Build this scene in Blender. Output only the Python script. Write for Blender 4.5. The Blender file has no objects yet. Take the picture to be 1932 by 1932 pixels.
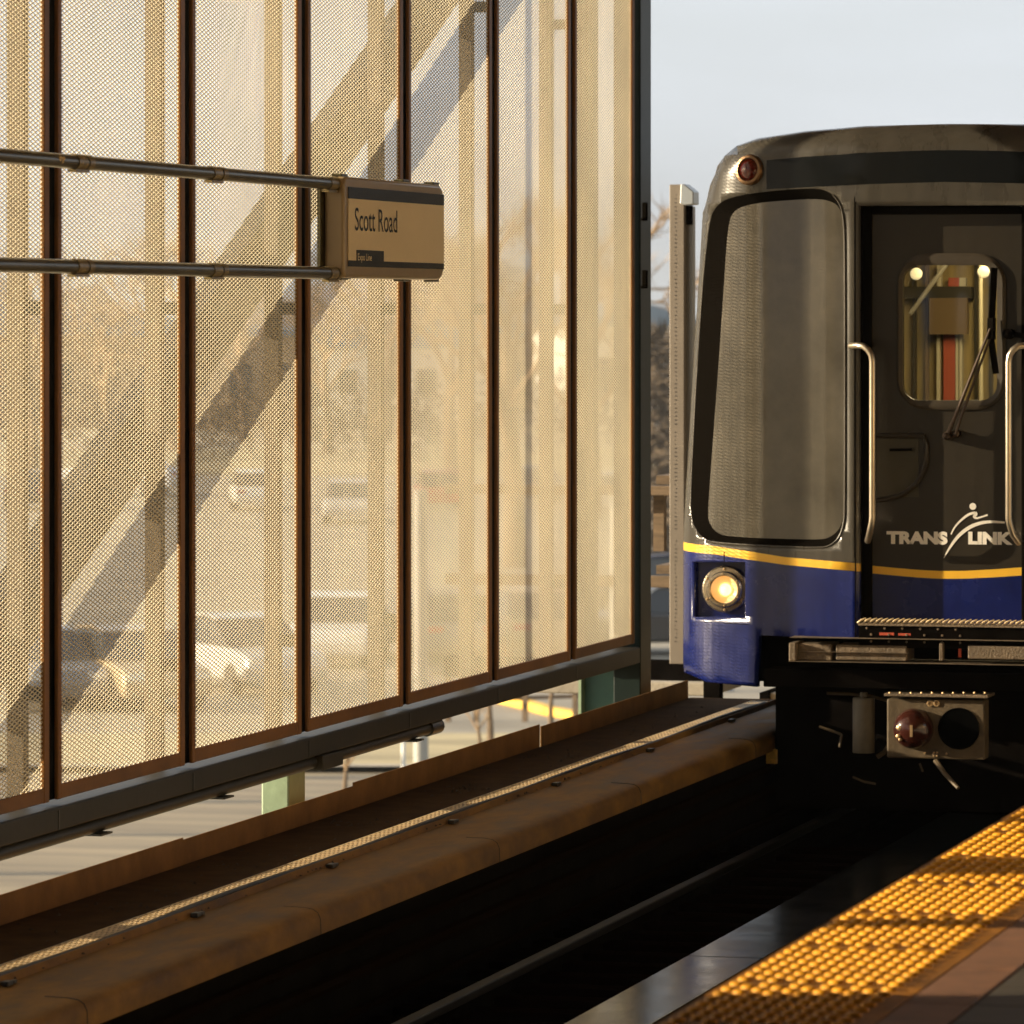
import bpy, math, random
import numpy as np
from mathutils import Vector, Matrix
from mathutils.geometry import delaunay_2d_cdt

random.seed(7)
rng = np.random.default_rng(7)
C = bpy.context.scene.collection
SC = bpy.context.scene
PI = math.pi

# ------------------------------------------------------------------ camera maths (measured from the photograph, 1932 px wide)
H = 1.5                       # eye height over the platform top (z = 0)
FPX, CX, HY = 9660.0, 966.0, 590.0
TH = math.atan(2534.0 / FPX)  # the tracks run along +Y, the lens looks a little left of that
ST, CT = math.sin(TH), math.cos(TH)


def ray(px, py):
    u = (px - CX) / FPX
    v = (HY - py) / FPX
    return (-ST + u * CT, CT + u * ST, v)


def onY(px, py, Y):
    d = ray(px, py); t = Y / d[1]
    return Vector((t * d[0], Y, H + t * d[2]))


def onX(px, py, X):
    d = ray(px, py); t = X / d[0]
    return Vector((X, t * d[1], H + t * d[2]))


def onZ(px, py, z):
    d = ray(px, py); t = (z - H) / d[2]
    return Vector((t * d[0], t * d[1], z))


def far(px, Zd, z=0.0):
    """a point Zd metres ahead of the lens, in the column of px, at height z"""
    d = ray(px, HY)
    return Vector((d[0] * Zd, d[1] * Zd, z))


# ------------------------------------------------------------------ materials
MATS = {}


def mat(name, col, rough=0.6, metal=0.0, var=0.0, scale=6.0, bump=0.0, bscale=60.0, col2=None, stretch=None, spec=0.5,
        emit=None, estr=0.0, coat=0.0, rvar=0.0, world=False):
    if name in MATS:
        return MATS[name]
    m = bpy.data.materials.new(name); m.use_nodes = True
    nt = m.node_tree; b = nt.nodes['Principled BSDF']
    b.inputs['Base Color'].default_value = (*col, 1)
    b.inputs['Roughness'].default_value = rough
    b.inputs['Metallic'].default_value = metal
    b.inputs['Specular IOR Level'].default_value = spec
    b.inputs['Coat Weight'].default_value = coat
    b.inputs['Coat Roughness'].default_value = 0.08
    if emit:
        b.inputs['Emission Color'].default_value = (*emit, 1)
        b.inputs['Emission Strength'].default_value = estr
    if var or bump or col2 or rvar:
        tc = nt.nodes.new('ShaderNodeTexCoord')
        mp = nt.nodes.new('ShaderNodeMapping')
        if stretch:
            mp.inputs['Scale'].default_value = stretch
        if world:
            gm = nt.nodes.new('ShaderNodeNewGeometry'); nt.links.new(gm.outputs['Position'], mp.inputs['Vector'])
        else:
            nt.links.new(tc.outputs['Object'], mp.inputs['Vector'])
        if var or col2 or rvar:
            n = nt.nodes.new('ShaderNodeTexNoise')
            n.inputs['Scale'].default_value = scale
            n.inputs['Detail'].default_value = 6
            n.inputs['Roughness'].default_value = 0.65
            nt.links.new(mp.outputs['Vector'], n.inputs['Vector'])
            r = nt.nodes.new('ShaderNodeValToRGB')
            r.color_ramp.elements[0].position = 0.32
            r.color_ramp.elements[1].position = 0.68
            if col2:
                r.color_ramp.elements[0].color = (*col, 1)
                r.color_ramp.elements[1].color = (*col2, 1)
            else:
                r.color_ramp.elements[0].color = (*[max(0, c * (1 - var)) for c in col], 1)
                r.color_ramp.elements[1].color = (*[min(1, c * (1 + var)) for c in col], 1)
            nt.links.new(n.outputs['Fac'], r.inputs['Fac'])
            if var or col2:
                nt.links.new(r.outputs['Color'], b.inputs['Base Color'])
            if rvar:
                mr = nt.nodes.new('ShaderNodeMapRange')
                mr.inputs['From Min'].default_value = 0.3; mr.inputs['From Max'].default_value = 0.7
                mr.inputs['To Min'].default_value = max(0.02, rough - rvar); mr.inputs['To Max'].default_value = min(1, rough + rvar)
                nt.links.new(n.outputs['Fac'], mr.inputs['Value'])
                nt.links.new(mr.outputs['Result'], b.inputs['Roughness'])
        if bump:
            n2 = nt.nodes.new('ShaderNodeTexNoise')
            n2.inputs['Scale'].default_value = bscale
            n2.inputs['Detail'].default_value = 4
            nt.links.new(mp.outputs['Vector'], n2.inputs['Vector'])
            bp = nt.nodes.new('ShaderNodeBump')
            bp.inputs['Strength'].default_value = bump
            bp.inputs['Distance'].default_value = 0.01
            nt.links.new(n2.outputs['Fac'], bp.inputs['Height'])
            nt.links.new(bp.outputs['Normal'], b.inputs['Normal'])
    MATS[name] = m
    return m


def glass_mat(name, tint, refl_rough=0.03):
    m = bpy.data.materials.new(name); m.use_nodes = True
    nt = m.node_tree; nt.nodes.clear()
    out = nt.nodes.new('ShaderNodeOutputMaterial')
    tr = nt.nodes.new('ShaderNodeBsdfTransparent'); tr.inputs['Color'].default_value = (*tint, 1)
    gl = nt.nodes.new('ShaderNodeBsdfGlossy'); gl.inputs['Roughness'].default_value = refl_rough
    fr = nt.nodes.new('ShaderNodeFresnel'); fr.inputs['IOR'].default_value = 1.5
    mx = nt.nodes.new('ShaderNodeMixShader')
    nt.links.new(fr.outputs['Fac'], mx.inputs['Fac'])
    nt.links.new(tr.outputs['BSDF'], mx.inputs[1]); nt.links.new(gl.outputs['BSDF'], mx.inputs[2])
    nt.links.new(mx.outputs['Shader'], out.inputs['Surface'])
    MATS[name] = m
    return m


M_mesh = mat('champagne_metal', (0.84, 0.75, 0.56), 0.5, 0.0, var=0.14, scale=1.1, world=True)
M_frame = mat('bronze_frame_paint', (0.20, 0.088, 0.020), 0.5, 0.0, spec=0.25, var=0.25, scale=2.0, bump=0.05, bscale=40, world=True)
M_post = mat('dark_post_paint', (0.022, 0.025, 0.022), 0.4, var=0.3, scale=3)
M_green = mat('green_steel_paint', (0.004, 0.011, 0.009), 0.45, spec=0.2, var=0.2, scale=2.5, bump=0.05, bscale=30)
M_column = mat('pale_green_paint', (0.22, 0.30, 0.19), 0.5, var=0.15, scale=5, bump=0.15, bscale=25)
M_beam = mat('beam_paint', (0.018, 0.016, 0.010), 0.5, spec=0.3, var=0.25, scale=3, bump=0.08, bscale=30)
M_pipe = mat('olive_pipe_paint', (0.062, 0.052, 0.022), 0.3, var=0.3, scale=6, bump=0.06, bscale=60)
M_clamp = mat('pipe_clamp', (0.20, 0.15, 0.06), 0.4, var=0.3, scale=30)
M_signbox = mat('sign_housing_paint', (0.30, 0.22, 0.12), 0.3, var=0.08, scale=6)
M_signface = mat('sign_cream', (0.86, 0.70, 0.44), 0.2, var=0.03, scale=2)
M_signblack = mat('sign_black', (0.016, 0.014, 0.012), 0.25)
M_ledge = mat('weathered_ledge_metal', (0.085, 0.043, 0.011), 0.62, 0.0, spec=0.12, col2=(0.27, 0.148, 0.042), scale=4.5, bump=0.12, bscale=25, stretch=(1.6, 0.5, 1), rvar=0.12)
M_flange = mat('rusty_flange', (0.13, 0.06, 0.013), 0.6, 0.0, spec=0.12, col2=(0.23, 0.11, 0.028), scale=4, bump=0.08, bscale=40)
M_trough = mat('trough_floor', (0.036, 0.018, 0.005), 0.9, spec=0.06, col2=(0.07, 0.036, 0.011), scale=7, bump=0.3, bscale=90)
M_grate = mat('grating_metal', (0.72, 0.56, 0.34), 0.4, 0.1, var=0.2, scale=8)
M_cable = mat('cable_black', (0.02, 0.016, 0.012), 0.5)
M_debris = mat('leaf_litter', (0.035, 0.022, 0.012), 0.9)
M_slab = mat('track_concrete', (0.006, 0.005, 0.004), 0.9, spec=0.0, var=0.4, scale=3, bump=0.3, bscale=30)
M_rail = mat('polished_rail', (0.006, 0.0055, 0.005), 0.5, 0.0, spec=0.12, var=0.2, scale=5)
M_reaction = mat('reaction_rail_metal', (0.005, 0.008, 0.011), 0.19, 0.0, spec=0.09, var=0.3, scale=3, bump=0.10, bscale=5, rvar=0.06)
M_tact = mat('tactile_yellow', (0.54, 0.24, 0.008), 0.55, spec=0.3, var=0.28, scale=5.3, bump=0.25, bscale=160, world=True)
M_tbase = mat('tactile_grimy_base', (0.21, 0.082, 0.005), 0.6, spec=0.25, var=0.5, scale=4.1, bump=0.3, bscale=160, world=True)
M_brick = mat('terracotta_tile', (0.16, 0.072, 0.034), 0.6, var=0.25, scale=7, bump=0.15, bscale=60)
M_tile = mat('dark_platform_tile', (0.045, 0.036, 0.024), 0.5, var=0.3, scale=5, bump=0.12, bscale=40)
M_grout = mat('platform_grout', (0.05, 0.04, 0.03), 0.9)
M_conc = mat('concrete', (0.34, 0.30, 0.24), 0.85, var=0.22, scale=3, bump=0.3, bscale=40)
M_white = mat('galvanised_white', (0.175, 0.145, 0.112), 0.45, var=0.08, scale=4)
M_hole = mat('punched_hole', (0.05, 0.045, 0.04), 0.9)
M_timber = mat('weathered_timber', (0.13, 0.085, 0.045), 0.75, var=0.4, scale=5, stretch=(1, 6, 6), bump=0.2, bscale=30)
M_cedar = mat('cedar_ceiling', (0.16, 0.085, 0.035), 0.6, var=0.25, scale=2, stretch=(8, 0.6, 1))
M_wall = mat('bounce_wall_paint', (0.78, 0.60, 0.36), 0.7, var=0.08, scale=1)
# train
M_grey = mat('train_grey_paint', (0.056, 0.050, 0.040), 0.30, 0.0, var=0.16, scale=5, bump=0.04, bscale=30, coat=0.12, spec=0.4, rvar=0.08, stretch=(1.6, 1.6, 0.35))
M_yel = mat('train_yellow_stripe', (0.86, 0.50, 0.045), 0.35)
M_blue = mat('train_blue_paint', (0.004, 0.011, 0.10), 0.26, var=0.2, scale=4, bump=0.04, bscale=30, coat=0.1, rvar=0.06)
M_visor = mat('train_black_gloss', (0.004, 0.005, 0.0055), 0.2, spec=0.25)
M_rubber = mat('black_rubber', (0.006, 0.005, 0.004), 0.8, spec=0.0)
M_doorgrey = mat('train_door_grey', (0.024, 0.019, 0.012), 0.36, var=0.12, scale=4, bump=0.06, bscale=50)
M_dark = mat('underframe_black', (0.0055, 0.0045, 0.004), 0.8, var=0.4, scale=6, spec=0.0)
M_cast = mat('dusty_cast_steel', (0.17, 0.125, 0.08), 0.65, var=0.35, scale=8, bump=0.5, bscale=90)
M_plate = mat('coupler_plate_paint', (0.10, 0.07, 0.036), 0.6, var=0.35, scale=10, bump=0.2, bscale=50)
M_steel = mat('brushed_steel', (0.62, 0.54, 0.42), 0.28, 0.9, var=0.1, scale=10)
M_chrome = mat('worn_chrome', (0.55, 0.46, 0.33), 0.25, 0.9, var=0.2, scale=20)
M_brass = mat('bolt_metal', (0.55, 0.38, 0.2), 0.4, 0.6)
M_redlens = mat('red_lens', (0.09, 0.008, 0.004), 0.12, coat=0.5)
M_reddome = mat('red_brown_dome', (0.045, 0.012, 0.008), 0.22, var=0.4, scale=12, coat=0.4)
M_redpaint = mat('red_marking_paint', (0.45, 0.07, 0.03), 0.6)
M_white_p = mat('white_vinyl', (0.90, 0.86, 0.78), 0.5)
M_lamp = mat('headlight_glow', (0.9, 0.8, 0.6), 0.3, emit=(1.0, 0.42, 0.09), estr=0.26)
M_filament = mat('headlight_filament', (1, 0.9, 0.7), 0.3, emit=(1.0, 0.66, 0.26), estr=1.3)
M_roundlamp = mat('interior_lamp', (1, 0.9, 0.6), 0.3, emit=(1.0, 0.80, 0.42), estr=0.30)
M_in_wall = mat('interior_olive_wall', (0.36, 0.27, 0.10), 0.5, emit=None, var=0.2, scale=4, stretch=(8, 8, 0.4))
M_in_dark = mat('interior_dark_panel', (0.05, 0.042, 0.022), 0.4)
M_in_brown = mat('interior_brown_panel', (0.20, 0.13, 0.055), 0.45)
M_in_red = mat('interior_red_panel', (0.55, 0.12, 0.06), 0.45)
M_in_cream = mat('interior_cream_strip', (0.72, 0.64, 0.42), 0.4)
M_winglass = mat('dusty_side_glass', (0.080, 0.071, 0.055), 0.09, var=0.3, scale=2.6, coat=0.25, spec=0.5, rvar=0.04)
M_doorglass = glass_mat('door_glass', (0.86, 0.86, 0.80))
M_lensglass = glass_mat('lens_glass', (0.95, 0.9, 0.8))
# far things
M_asphalt = mat('asphalt', (0.25, 0.22, 0.17), 0.8, var=0.25, scale=0.3, bump=0.2, bscale=2)
M_road = mat('shadow_streaked_road', (0.32, 0.25, 0.15), 0.7, col2=(0.14, 0.11, 0.07), scale=0.8, stretch=(0.15, 2.2, 1))  # darker streaks paint tree shadows into the road colour
M_ground = mat('winter_ground', (0.38, 0.32, 0.22), 0.95, var=0.35, scale=0.12)
M_grass = mat('frosty_grass', (0.34, 0.28, 0.16), 0.95, var=0.3, scale=0.7, stretch=(0.4, 2, 1))
M_ykerb = mat('yellow_kerb_paint', (0.72, 0.43, 0.06), 0.7, var=0.2, scale=2)
M_bark = mat('bark', (0.14, 0.095, 0.055), 0.9, var=0.35, scale=4)
M_twig = mat('bare_twigs', (0.30, 0.205, 0.115), 0.9, var=0.3, scale=0.5)
M_hill = mat('far_hill', (0.13, 0.10, 0.10), 1.0, var=0.3, scale=0.02)
M_hedge = mat('dark_brush', (0.065, 0.045, 0.026), 0.95, var=0.45, scale=0.8)
M_bwall = mat('white_siding', (0.72, 0.70, 0.64), 0.7, var=0.06, scale=0.3)
M_broof = mat('blue_roof', (0.12, 0.18, 0.25), 0.5, var=0.15, scale=0.5)
M_bbrown = mat('tan_siding', (0.42, 0.30, 0.17), 0.75, var=0.12, scale=0.3)
M_glassd = mat('dark_window', (0.03, 0.035, 0.04), 0.1)
M_tyre = mat('tyre', (0.02, 0.02, 0.02), 0.8)
M_polegrey = mat('grey_pole_paint', (0.30, 0.30, 0.28), 0.5, var=0.05)
CARCOL = {'silver': (0.55, 0.54, 0.52), 'white': (0.78, 0.76, 0.72), 'black': (0.025, 0.025, 0.028), 'dark blue': (0.02, 0.035, 0.09),
          'red': (0.35, 0.03, 0.025), 'tan': (0.45, 0.34, 0.2), 'grey': (0.22, 0.22, 0.22)}
for k, c in CARCOL.items():
    mat('car_' + k, c, 0.25, 0.2, coat=0.6)


# ------------------------------------------------------------------ mesh builder
class MB:
    def __init__(s):
        s.v = []; s.f = []; s.m = []

    def add(s, vs, fs, mi=0):
        o = len(s.v)
        s.v += [tuple(v) for v in vs]
        s.f += [tuple(i + o for i in f) for f in fs]
        s.m += [mi] * len(fs)

    def box(s, a, b, mi=0):
        x0, y0, z0 = [min(a[i], b[i]) for i in range(3)]; x1, y1, z1 = [max(a[i], b[i]) for i in range(3)]
        s.add([(x0, y0, z0), (x1, y0, z0), (x1, y1, z0), (x0, y1, z0), (x0, y0, z1), (x1, y0, z1), (x1, y1, z1), (x0, y1, z1)],
              [(0, 3, 2, 1), (4, 5, 6, 7), (0, 1, 5, 4), (1, 2, 6, 5), (2, 3, 7, 6), (3, 0, 4, 7)], mi)

    def bar(s, p, q, w, h, up=(0, 0, 1), mi=0):
        p = Vector(p); q = Vector(q); d = (q - p).normalized(); u = Vector(up)
        r = d.cross(u).normalized(); u = r.cross(d).normalized()
        vs = []
        for c in (p, q):
            for a, b in ((-1, -1), (1, -1), (1, 1), (-1, 1)):
                vs.append(c + r * (a * w / 2) + u * (b * h / 2))
        s.add(vs, [(0, 1, 2, 3), (7, 6, 5, 4), (0, 4, 5, 1), (1, 5, 6, 2), (2, 6, 7, 3), (3, 7, 4, 0)], mi)

    def tube(s, pts, rad, n=10, mi=0, cap=True):
        pts = [Vector(p) for p in pts]
        rads = rad if isinstance(rad, (list, tuple)) else [rad] * len(pts)
        o = len(s.v); prev = None
        for i, p in enumerate(pts):
            d = (pts[min(i + 1, len(pts) - 1)] - pts[max(i - 1, 0)]).normalized()
            if prev is None:
                a = d.orthogonal().normalized()
            else:
                a = (prev - d * prev.dot(d))
                a = a.normalized() if a.length > 1e-6 else d.orthogonal().normalized()
            prev = a; b = d.cross(a)
            for k in range(n):
                t = 2 * PI * k / n
                s.v.append(tuple(p + (a * math.cos(t) + b * math.sin(t)) * rads[i]))
        for i in range(len(pts) - 1):
            for k in range(n):
                s.f.append((o + i * n + k, o + i * n + (k + 1) % n, o + (i + 1) * n + (k + 1) % n, o + (i + 1) * n + k)); s.m.append(mi)
        if cap:
            s.f.append(tuple(o + k for k in reversed(range(n)))); s.m.append(mi)
            s.f.append(tuple(o + (len(pts) - 1) * n + k for k in range(n))); s.m.append(mi)

    def lathe(s, c, axis, prof, n=32, mi=0):
        """prof: (radius, distance along axis)"""
        c = Vector(c); ax = Vector(axis).normalized(); a = ax.orthogonal().normalized(); b = ax.cross(a)
        o = len(s.v)
        for r, h in prof:
            for k in range(n):
                t = 2 * PI * k / n
                s.v.append(tuple(c + ax * h + (a * math.cos(t) + b * math.sin(t)) * max(r, 1e-5)))
        for i in range(len(prof) - 1):
            for k in range(n):
                s.f.append((o + i * n + k, o + i * n + (k + 1) % n, o + (i + 1) * n + (k + 1) % n, o + (i + 1) * n + k)); s.m.append(mi)

    def prism(s, poly, f0, f1, mi=0):
        """poly: 2D points; f0/f1 map them to 3D for the two caps"""
        n = len(poly)
        s.add([f0(p) for p in poly] + [f1(p) for p in poly],
              [tuple(range(n)), tuple(range(2 * n - 1, n - 1, -1))] + [(i, i + n, (i + 1) % n + n, (i + 1) % n) for i in range(n)], mi)

    def mesh(s, name, mats, smooth=False):
        me = bpy.data.meshes.new(name)
        me.from_pydata(s.v, [], s.f)
        for m in (mats if isinstance(mats, (list, tuple)) else [mats]):
            me.materials.append(m)
        me.polygons.foreach_set('material_index', s.m)
        if smooth:
            me.polygons.foreach_set('use_smooth', [True] * len(s.f))
        me.validate(); me.update()
        return me

    def build(s, name, mats, parent=None, smooth=False, bevel=0.0, seg=2, fix=True):
        me = s.mesh(name, mats, smooth)
        if fix:
            import bmesh
            bm = bmesh.new(); bm.from_mesh(me)
            bmesh.ops.recalc_face_normals(bm, faces=bm.faces); bm.to_mesh(me); bm.free()
        o = link(name, me, parent)
        if bevel:
            bv = o.modifiers.new('bevel', 'BEVEL'); bv.width = bevel; bv.segments = seg; bv.limit_method = 'ANGLE'; bv.angle_limit = math.radians(40)
        return o


def smooth_angle(o, deg=40):
    me = o.data
    me.polygons.foreach_set('use_smooth', [True] * len(me.polygons))
    try:
        me.set_sharp_from_angle(angle=math.radians(deg))
    except Exception:
        pass


def link(name, data, parent=None):
    o = bpy.data.objects.new(name, data); C.objects.link(o)
    if parent:
        o.parent = parent
        o.matrix_parent_inverse = Matrix.Identity(4)
        o.location = -parent.location if parent.get('_abs') else (0, 0, 0)
    return o


def tag(o, label, cat, group=None, kind=None):
    o['label'] = label; o['category'] = cat
    if group: o['group'] = group
    if kind: o['kind'] = kind
    return o


def thing(name, label, cat, loc=(0, 0, 0), group=None, absolute=True):
    """an Empty at the thing's base; with absolute=True its parts are modelled in world coordinates"""
    o = bpy.data.objects.new(name, None); C.objects.link(o); o.location = loc
    o.empty_display_size = 0.2
    tag(o, label, cat, group)
    if absolute: o['_abs'] = 1
    return o


def structure(o, label=None, cat=None):
    o['kind'] = 'structure'
    if label: o['label'] = label
    if cat: o['category'] = cat
    return o


def copy_tree(o, parent=None):
    c = o.copy(); C.objects.link(c)
    if parent: c.parent = parent
    for ch in list(o.children):
        copy_tree(ch, c)
    return c


def rrect(x0, x1, z0, z1, r, n=6):
    pts = []
    for cx, cz, a0 in ((x1 - r, z1 - r, 0), (x0 + r, z1 - r, 90), (x0 + r, z0 + r, 180), (x1 - r, z0 + r, 270)):
        for k in range(n + 1):
            a = math.radians(a0 + 90 * k / n)
            pts.append((cx + r * math.cos(a), cz + r * math.sin(a)))
    return pts


def inside(p, poly):
    x, y = p; c = False; n = len(poly); j = n - 1
    for i in range(n):
        xi, yi = poly[i]; xj, yj = poly[j]
        if (yi > y) != (yj > y) and x < (xj - xi) * (y - yi) / (yj - yi) + xi:
            c = not c
        j = i
    return c


def fill2d(outer, holes=(), lines=(), step=0.05):
    """triangulate a polygon with holes, inner lines kept as edges, with a grid of inner points"""
    vs = []; es = []
    for loop in [outer] + list(holes):
        o = len(vs); vs += [Vector(p) for p in loop]
        es += [(o + i, o + (i + 1) % len(loop)) for i in range(len(loop))]
    for ln in lines:
        o = len(vs); vs += [Vector(p) for p in ln]
        es += [(o + i, o + i + 1) for i in range(len(ln) - 1)]
    xs = [p[0] for p in outer]; zs = [p[1] for p in outer]
    x = min(xs) + step / 2
    while x < max(xs):
        z = min(zs) + step / 2
        while z < max(zs):
            if inside((x, z), outer) and not any(inside((x, z), h) for h in holes):
                vs.append(Vector((x, z)))
            z += step
        x += step
    rv, re, rf, _, _, _ = delaunay_2d_cdt(vs, es, [], 0, 1e-5)
    fs = []
    for f in rf:
        c = (sum(rv[i].x for i in f) / len(f), sum(rv[i].y for i in f) / len(f))
        if inside(c, outer) and not any(inside(c, h) for h in holes):
            fs.append((tuple(f), c))
    return rv, fs


def interp(tab, x):
    if x <= tab[0][0]: return tab[0][1]
    for (a, b), (c, d) in zip(tab, tab[1:]):
        if x <= c: return b + (d - b) * (x - a) / (c - a)
    return tab[-1][1]


def text_obj(name, s, m, parent, x0, x1, z0, z1, place, bold=0.0, depth=0.002):
    """lettering stretched into the box x0..x1, z0..z1 of a plane; place maps (x, z, out) to 3D"""
    cu = bpy.data.curves.new(name, 'FONT'); cu.body = s; cu.offset = bold; cu.resolution_u = 5
    t = bpy.data.objects.new(name, cu); C.objects.link(t)
    dg = bpy.context.evaluated_depsgraph_get(); dg.update()
    me0 = bpy.data.meshes.new_from_object(t.evaluated_get(dg))
    co = np.array([v.co[:] for v in me0.vertices])
    fs = [tuple(p.vertices) for p in me0.polygons]
    bpy.data.objects.remove(t); bpy.data.curves.remove(cu); bpy.data.meshes.remove(me0)
    lo = co.min(0); hi = co.max(0)
    X = x0 + (co[:, 0] - lo[0]) / (hi[0] - lo[0]) * (x1 - x0)
    Zz = z0 + (co[:, 1] - lo[1]) / (hi[1] - lo[1]) * (z1 - z0)
    b = MB()
    b.add([place(x, z, depth) for x, z in zip(X, Zz)], fs)
    return b.build(name, m, parent, fix=False)


# ------------------------------------------------------------------ the mesh screen along the track
WX = -6.1                                   # plane of the screen
PZ0, PZ1 = -0.208, 4.2                      # panel bottom and top
PITCH = 1.5
BOUND = [16.92 + PITCH * k for k in range(-1, 6)] + [25.75]


def expanded_mesh(w, h, L=0.051, S=0.0162, hole=0.82, th=0.0032):
    """expanded metal: staggered long diamonds punched through a sheet (local y along, z up, x thick)"""
    nx = int(w / L); nz = int(h / S)
    L = w / nx; S = h / nz
    cs = []
    for j in range(2 * nz - 1):
        off = 0.0 if j % 2 == 0 else L / 2
        n = nx if j % 2 == 0 else nx - 1
        i = np.arange(n)
        cs.append(np.stack([i * L + L / 2 + off, np.full(n, S / 2 + j * S / 2)], 1))
    c = np.concatenate(cs)                   # (n,2)
    N = len(c)
    dirs = np.array([(1, 0), (0, 1), (-1, 0), (0, -1)], float)
    # corner-cut diamonds read rounder, like pressed metal
    outer = dirs * np.array([L / 2, S / 2])
    inner = outer * hole
    V = np.zeros((N, 16, 3))
    for k in range(4):
        for layer, xo in ((0, th / 2), (1, -th / 2)):
            V[:, layer * 8 + k, 0] = xo
            V[:, layer * 8 + k, 1:] = c + outer[k]
            V[:, layer * 8 + 4 + k, 0] = xo
            V[:, layer * 8 + 4 + k, 1:] = c + inner[k]
    q = []
    for k in range(4):
        n = (k + 1) % 4
        q.append((k, n, 4 + n, 4 + k))                    # front face strand
        q.append((8 + n, 8 + k, 12 + k, 12 + n))          # back face strand
        q.append((4 + k, 4 + n, 12 + n, 12 + k))          # wall of the hole
    q = np.array(q)
    F = (np.arange(N)[:, None, None] * 16 + q[None]).reshape(-1, 4)
    me = bpy.data.meshes.new('expanded_mesh')
    V = V.reshape(-1, 3)
    me.vertices.add(len(V)); me.vertices.foreach_set('co', V.ravel().astype(np.float32))
    me.loops.add(len(F) * 4); me.loops.foreach_set('vertex_index', F.ravel().astype(np.int32))
    me.polygons.add(len(F))
    me.polygons.foreach_set('loop_start', np.arange(0, len(F) * 4, 4, dtype=np.int32))
    me.polygons.foreach_set('loop_total', np.full(len(F), 4, dtype=np.int32))
    me.materials.append(M_mesh)
    me.update(calc_edges=True); me.validate()
    return me


FRW_N, FRW_F, FRW_B = 0.036, 0.052, 0.052   # frame members: near side, far side, bottom
PW = PITCH - 0.096                          # panel length along the track (a dark slot stays between panels)
EXP = expanded_mesh(PW - FRW_N - FRW_F + 0.01, PZ1 - PZ0 - 2 * FRW_B + 0.01)


def frame_mesh(w):
    b = MB(); h = PZ1 - PZ0; d = 0.012
    b.box((-d, 0, 0), (0.004, FRW_N, h)); b.box((-d, w - FRW_F, 0), (0.004, w, h))
    b.box((-d + 0.001, FRW_N, 0.001), (0.003, w - FRW_F, FRW_B)); b.box((-d + 0.001, FRW_N, h - FRW_B), (0.003, w - FRW_F, h - 0.001))
    return b


ordinal = ['beyond the left edge of the photo', 'cut by the left edge of the photo', 'second from the left, crossed by both sign pipes',
           'third from the left, crossed by both sign pipes', 'behind the left half of the station name sign',
           'behind the right end of the station name sign', 'second from the green end post', 'narrowest, next to the green end post']
SHINGLE = math.radians(0.08)
frame_proto = None
for k in range(8):
    y0 = BOUND[0] - PITCH + PITCH * k + 0.048
    w = PW
    last = (k == 7)
    if last: w = BOUND[-1] - 0.02 - y0
    t = thing('mesh_screen', 'bronze framed expanded metal screen panel ' + ordinal[k], 'screen panel', (WX, y0, PZ0),
              'mesh screen panels along the track', absolute=False)
    if k in (0, 7):
        fr = frame_mesh(w).build('frame', M_frame, t, bevel=0.003, seg=1)
        if k == 0: frame_proto = fr
    else:
        fr = frame_proto.copy(); C.objects.link(fr); fr.parent = t
    me = EXP if not last else expanded_mesh(w - FRW_N - FRW_F + 0.01, PZ1 - PZ0 - 2 * FRW_B + 0.01)
    mo = bpy.data.objects.new('mesh_sheet', me); C.objects.link(mo); mo.parent = t
    mo.location = (-0.005, FRW_N - 0.005, FRW_B - 0.005)
    t.rotation_euler = (0, 0, -SHINGLE)      # each panel is set a little askew, like shingles

# posts behind the slots between panels
b = MB(); b.box((-0.030, -0.014, 0), (-0.018, 0.112, PZ1 - PZ0 + 0.1)); fb_me = b.mesh('front_bar', mat('slot_black', (0.003, 0.003, 0.003), 0.9, spec=0.05))
b = MB(); b.box((-0.160, -0.030, 0), (-0.100, 0.030, PZ1 - PZ0 + 0.1)); rt_me = b.mesh('rear_tube', mat('rear_tube_paint', (0.10, 0.080, 0.052), 0.6, var=0.15))
b = MB(); b.box((-0.101, -0.012, 0), (-0.030, 0.012, 0.05)); sp_me = b.mesh('spacer', M_post)
pl = ['beyond the left edge of the photo', 'in the first dark slot from the left', 'in the second dark slot from the left',
      'in the third dark slot from the left', 'in the slot behind the sign', 'in the fifth dark slot from the left', 'in the last slot before the end panel']
for k in range(7):
    t = thing('screen_post', 'slim dark screen post ' + pl[k], 'post', (WX, 15.42 + PITCH * k, PZ0), 'dark posts between the screen panels', absolute=False)
    for nm, me, zo in (('front_bar', fb_me, 0), ('rear_tube', rt_me, 0), ('spacer', sp_me, 0.35), ('spacer', sp_me, 1.7), ('spacer', sp_me, 3.1)):
        o = bpy.data.objects.new(nm, me); C.objects.link(o); o.parent = t; o.location = (0, 0, zo)

# green end post
t = thing('end_post', 'tall dark green steel post ending the mesh screen beside the train', 'post', (WX, 25.86, -0.6))
p0 = onX(1201, 590, WX); p1 = onX(1230, 590, WX + 0.09)
b = MB(); b.box((WX - 0.12, 25.78, -0.62), (WX + 0.025, 26.02, 5.0)); b.build('shaft', M_green, t, bevel=0.006)
for z in (2.02, 1.67):
    cx = onY(1216.5, 400, 25.76).x; b = MB(); b.box((cx - 0.013, 25.75, z - 0.04), (cx + 0.013, 25.779, z + 0.05)); b.box((cx - 0.018, 25.745, z - 0.045), (cx + 0.018, 25.755, z - 0.03))
    b.build('clip', M_rubber, t, bevel=0.004)

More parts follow.
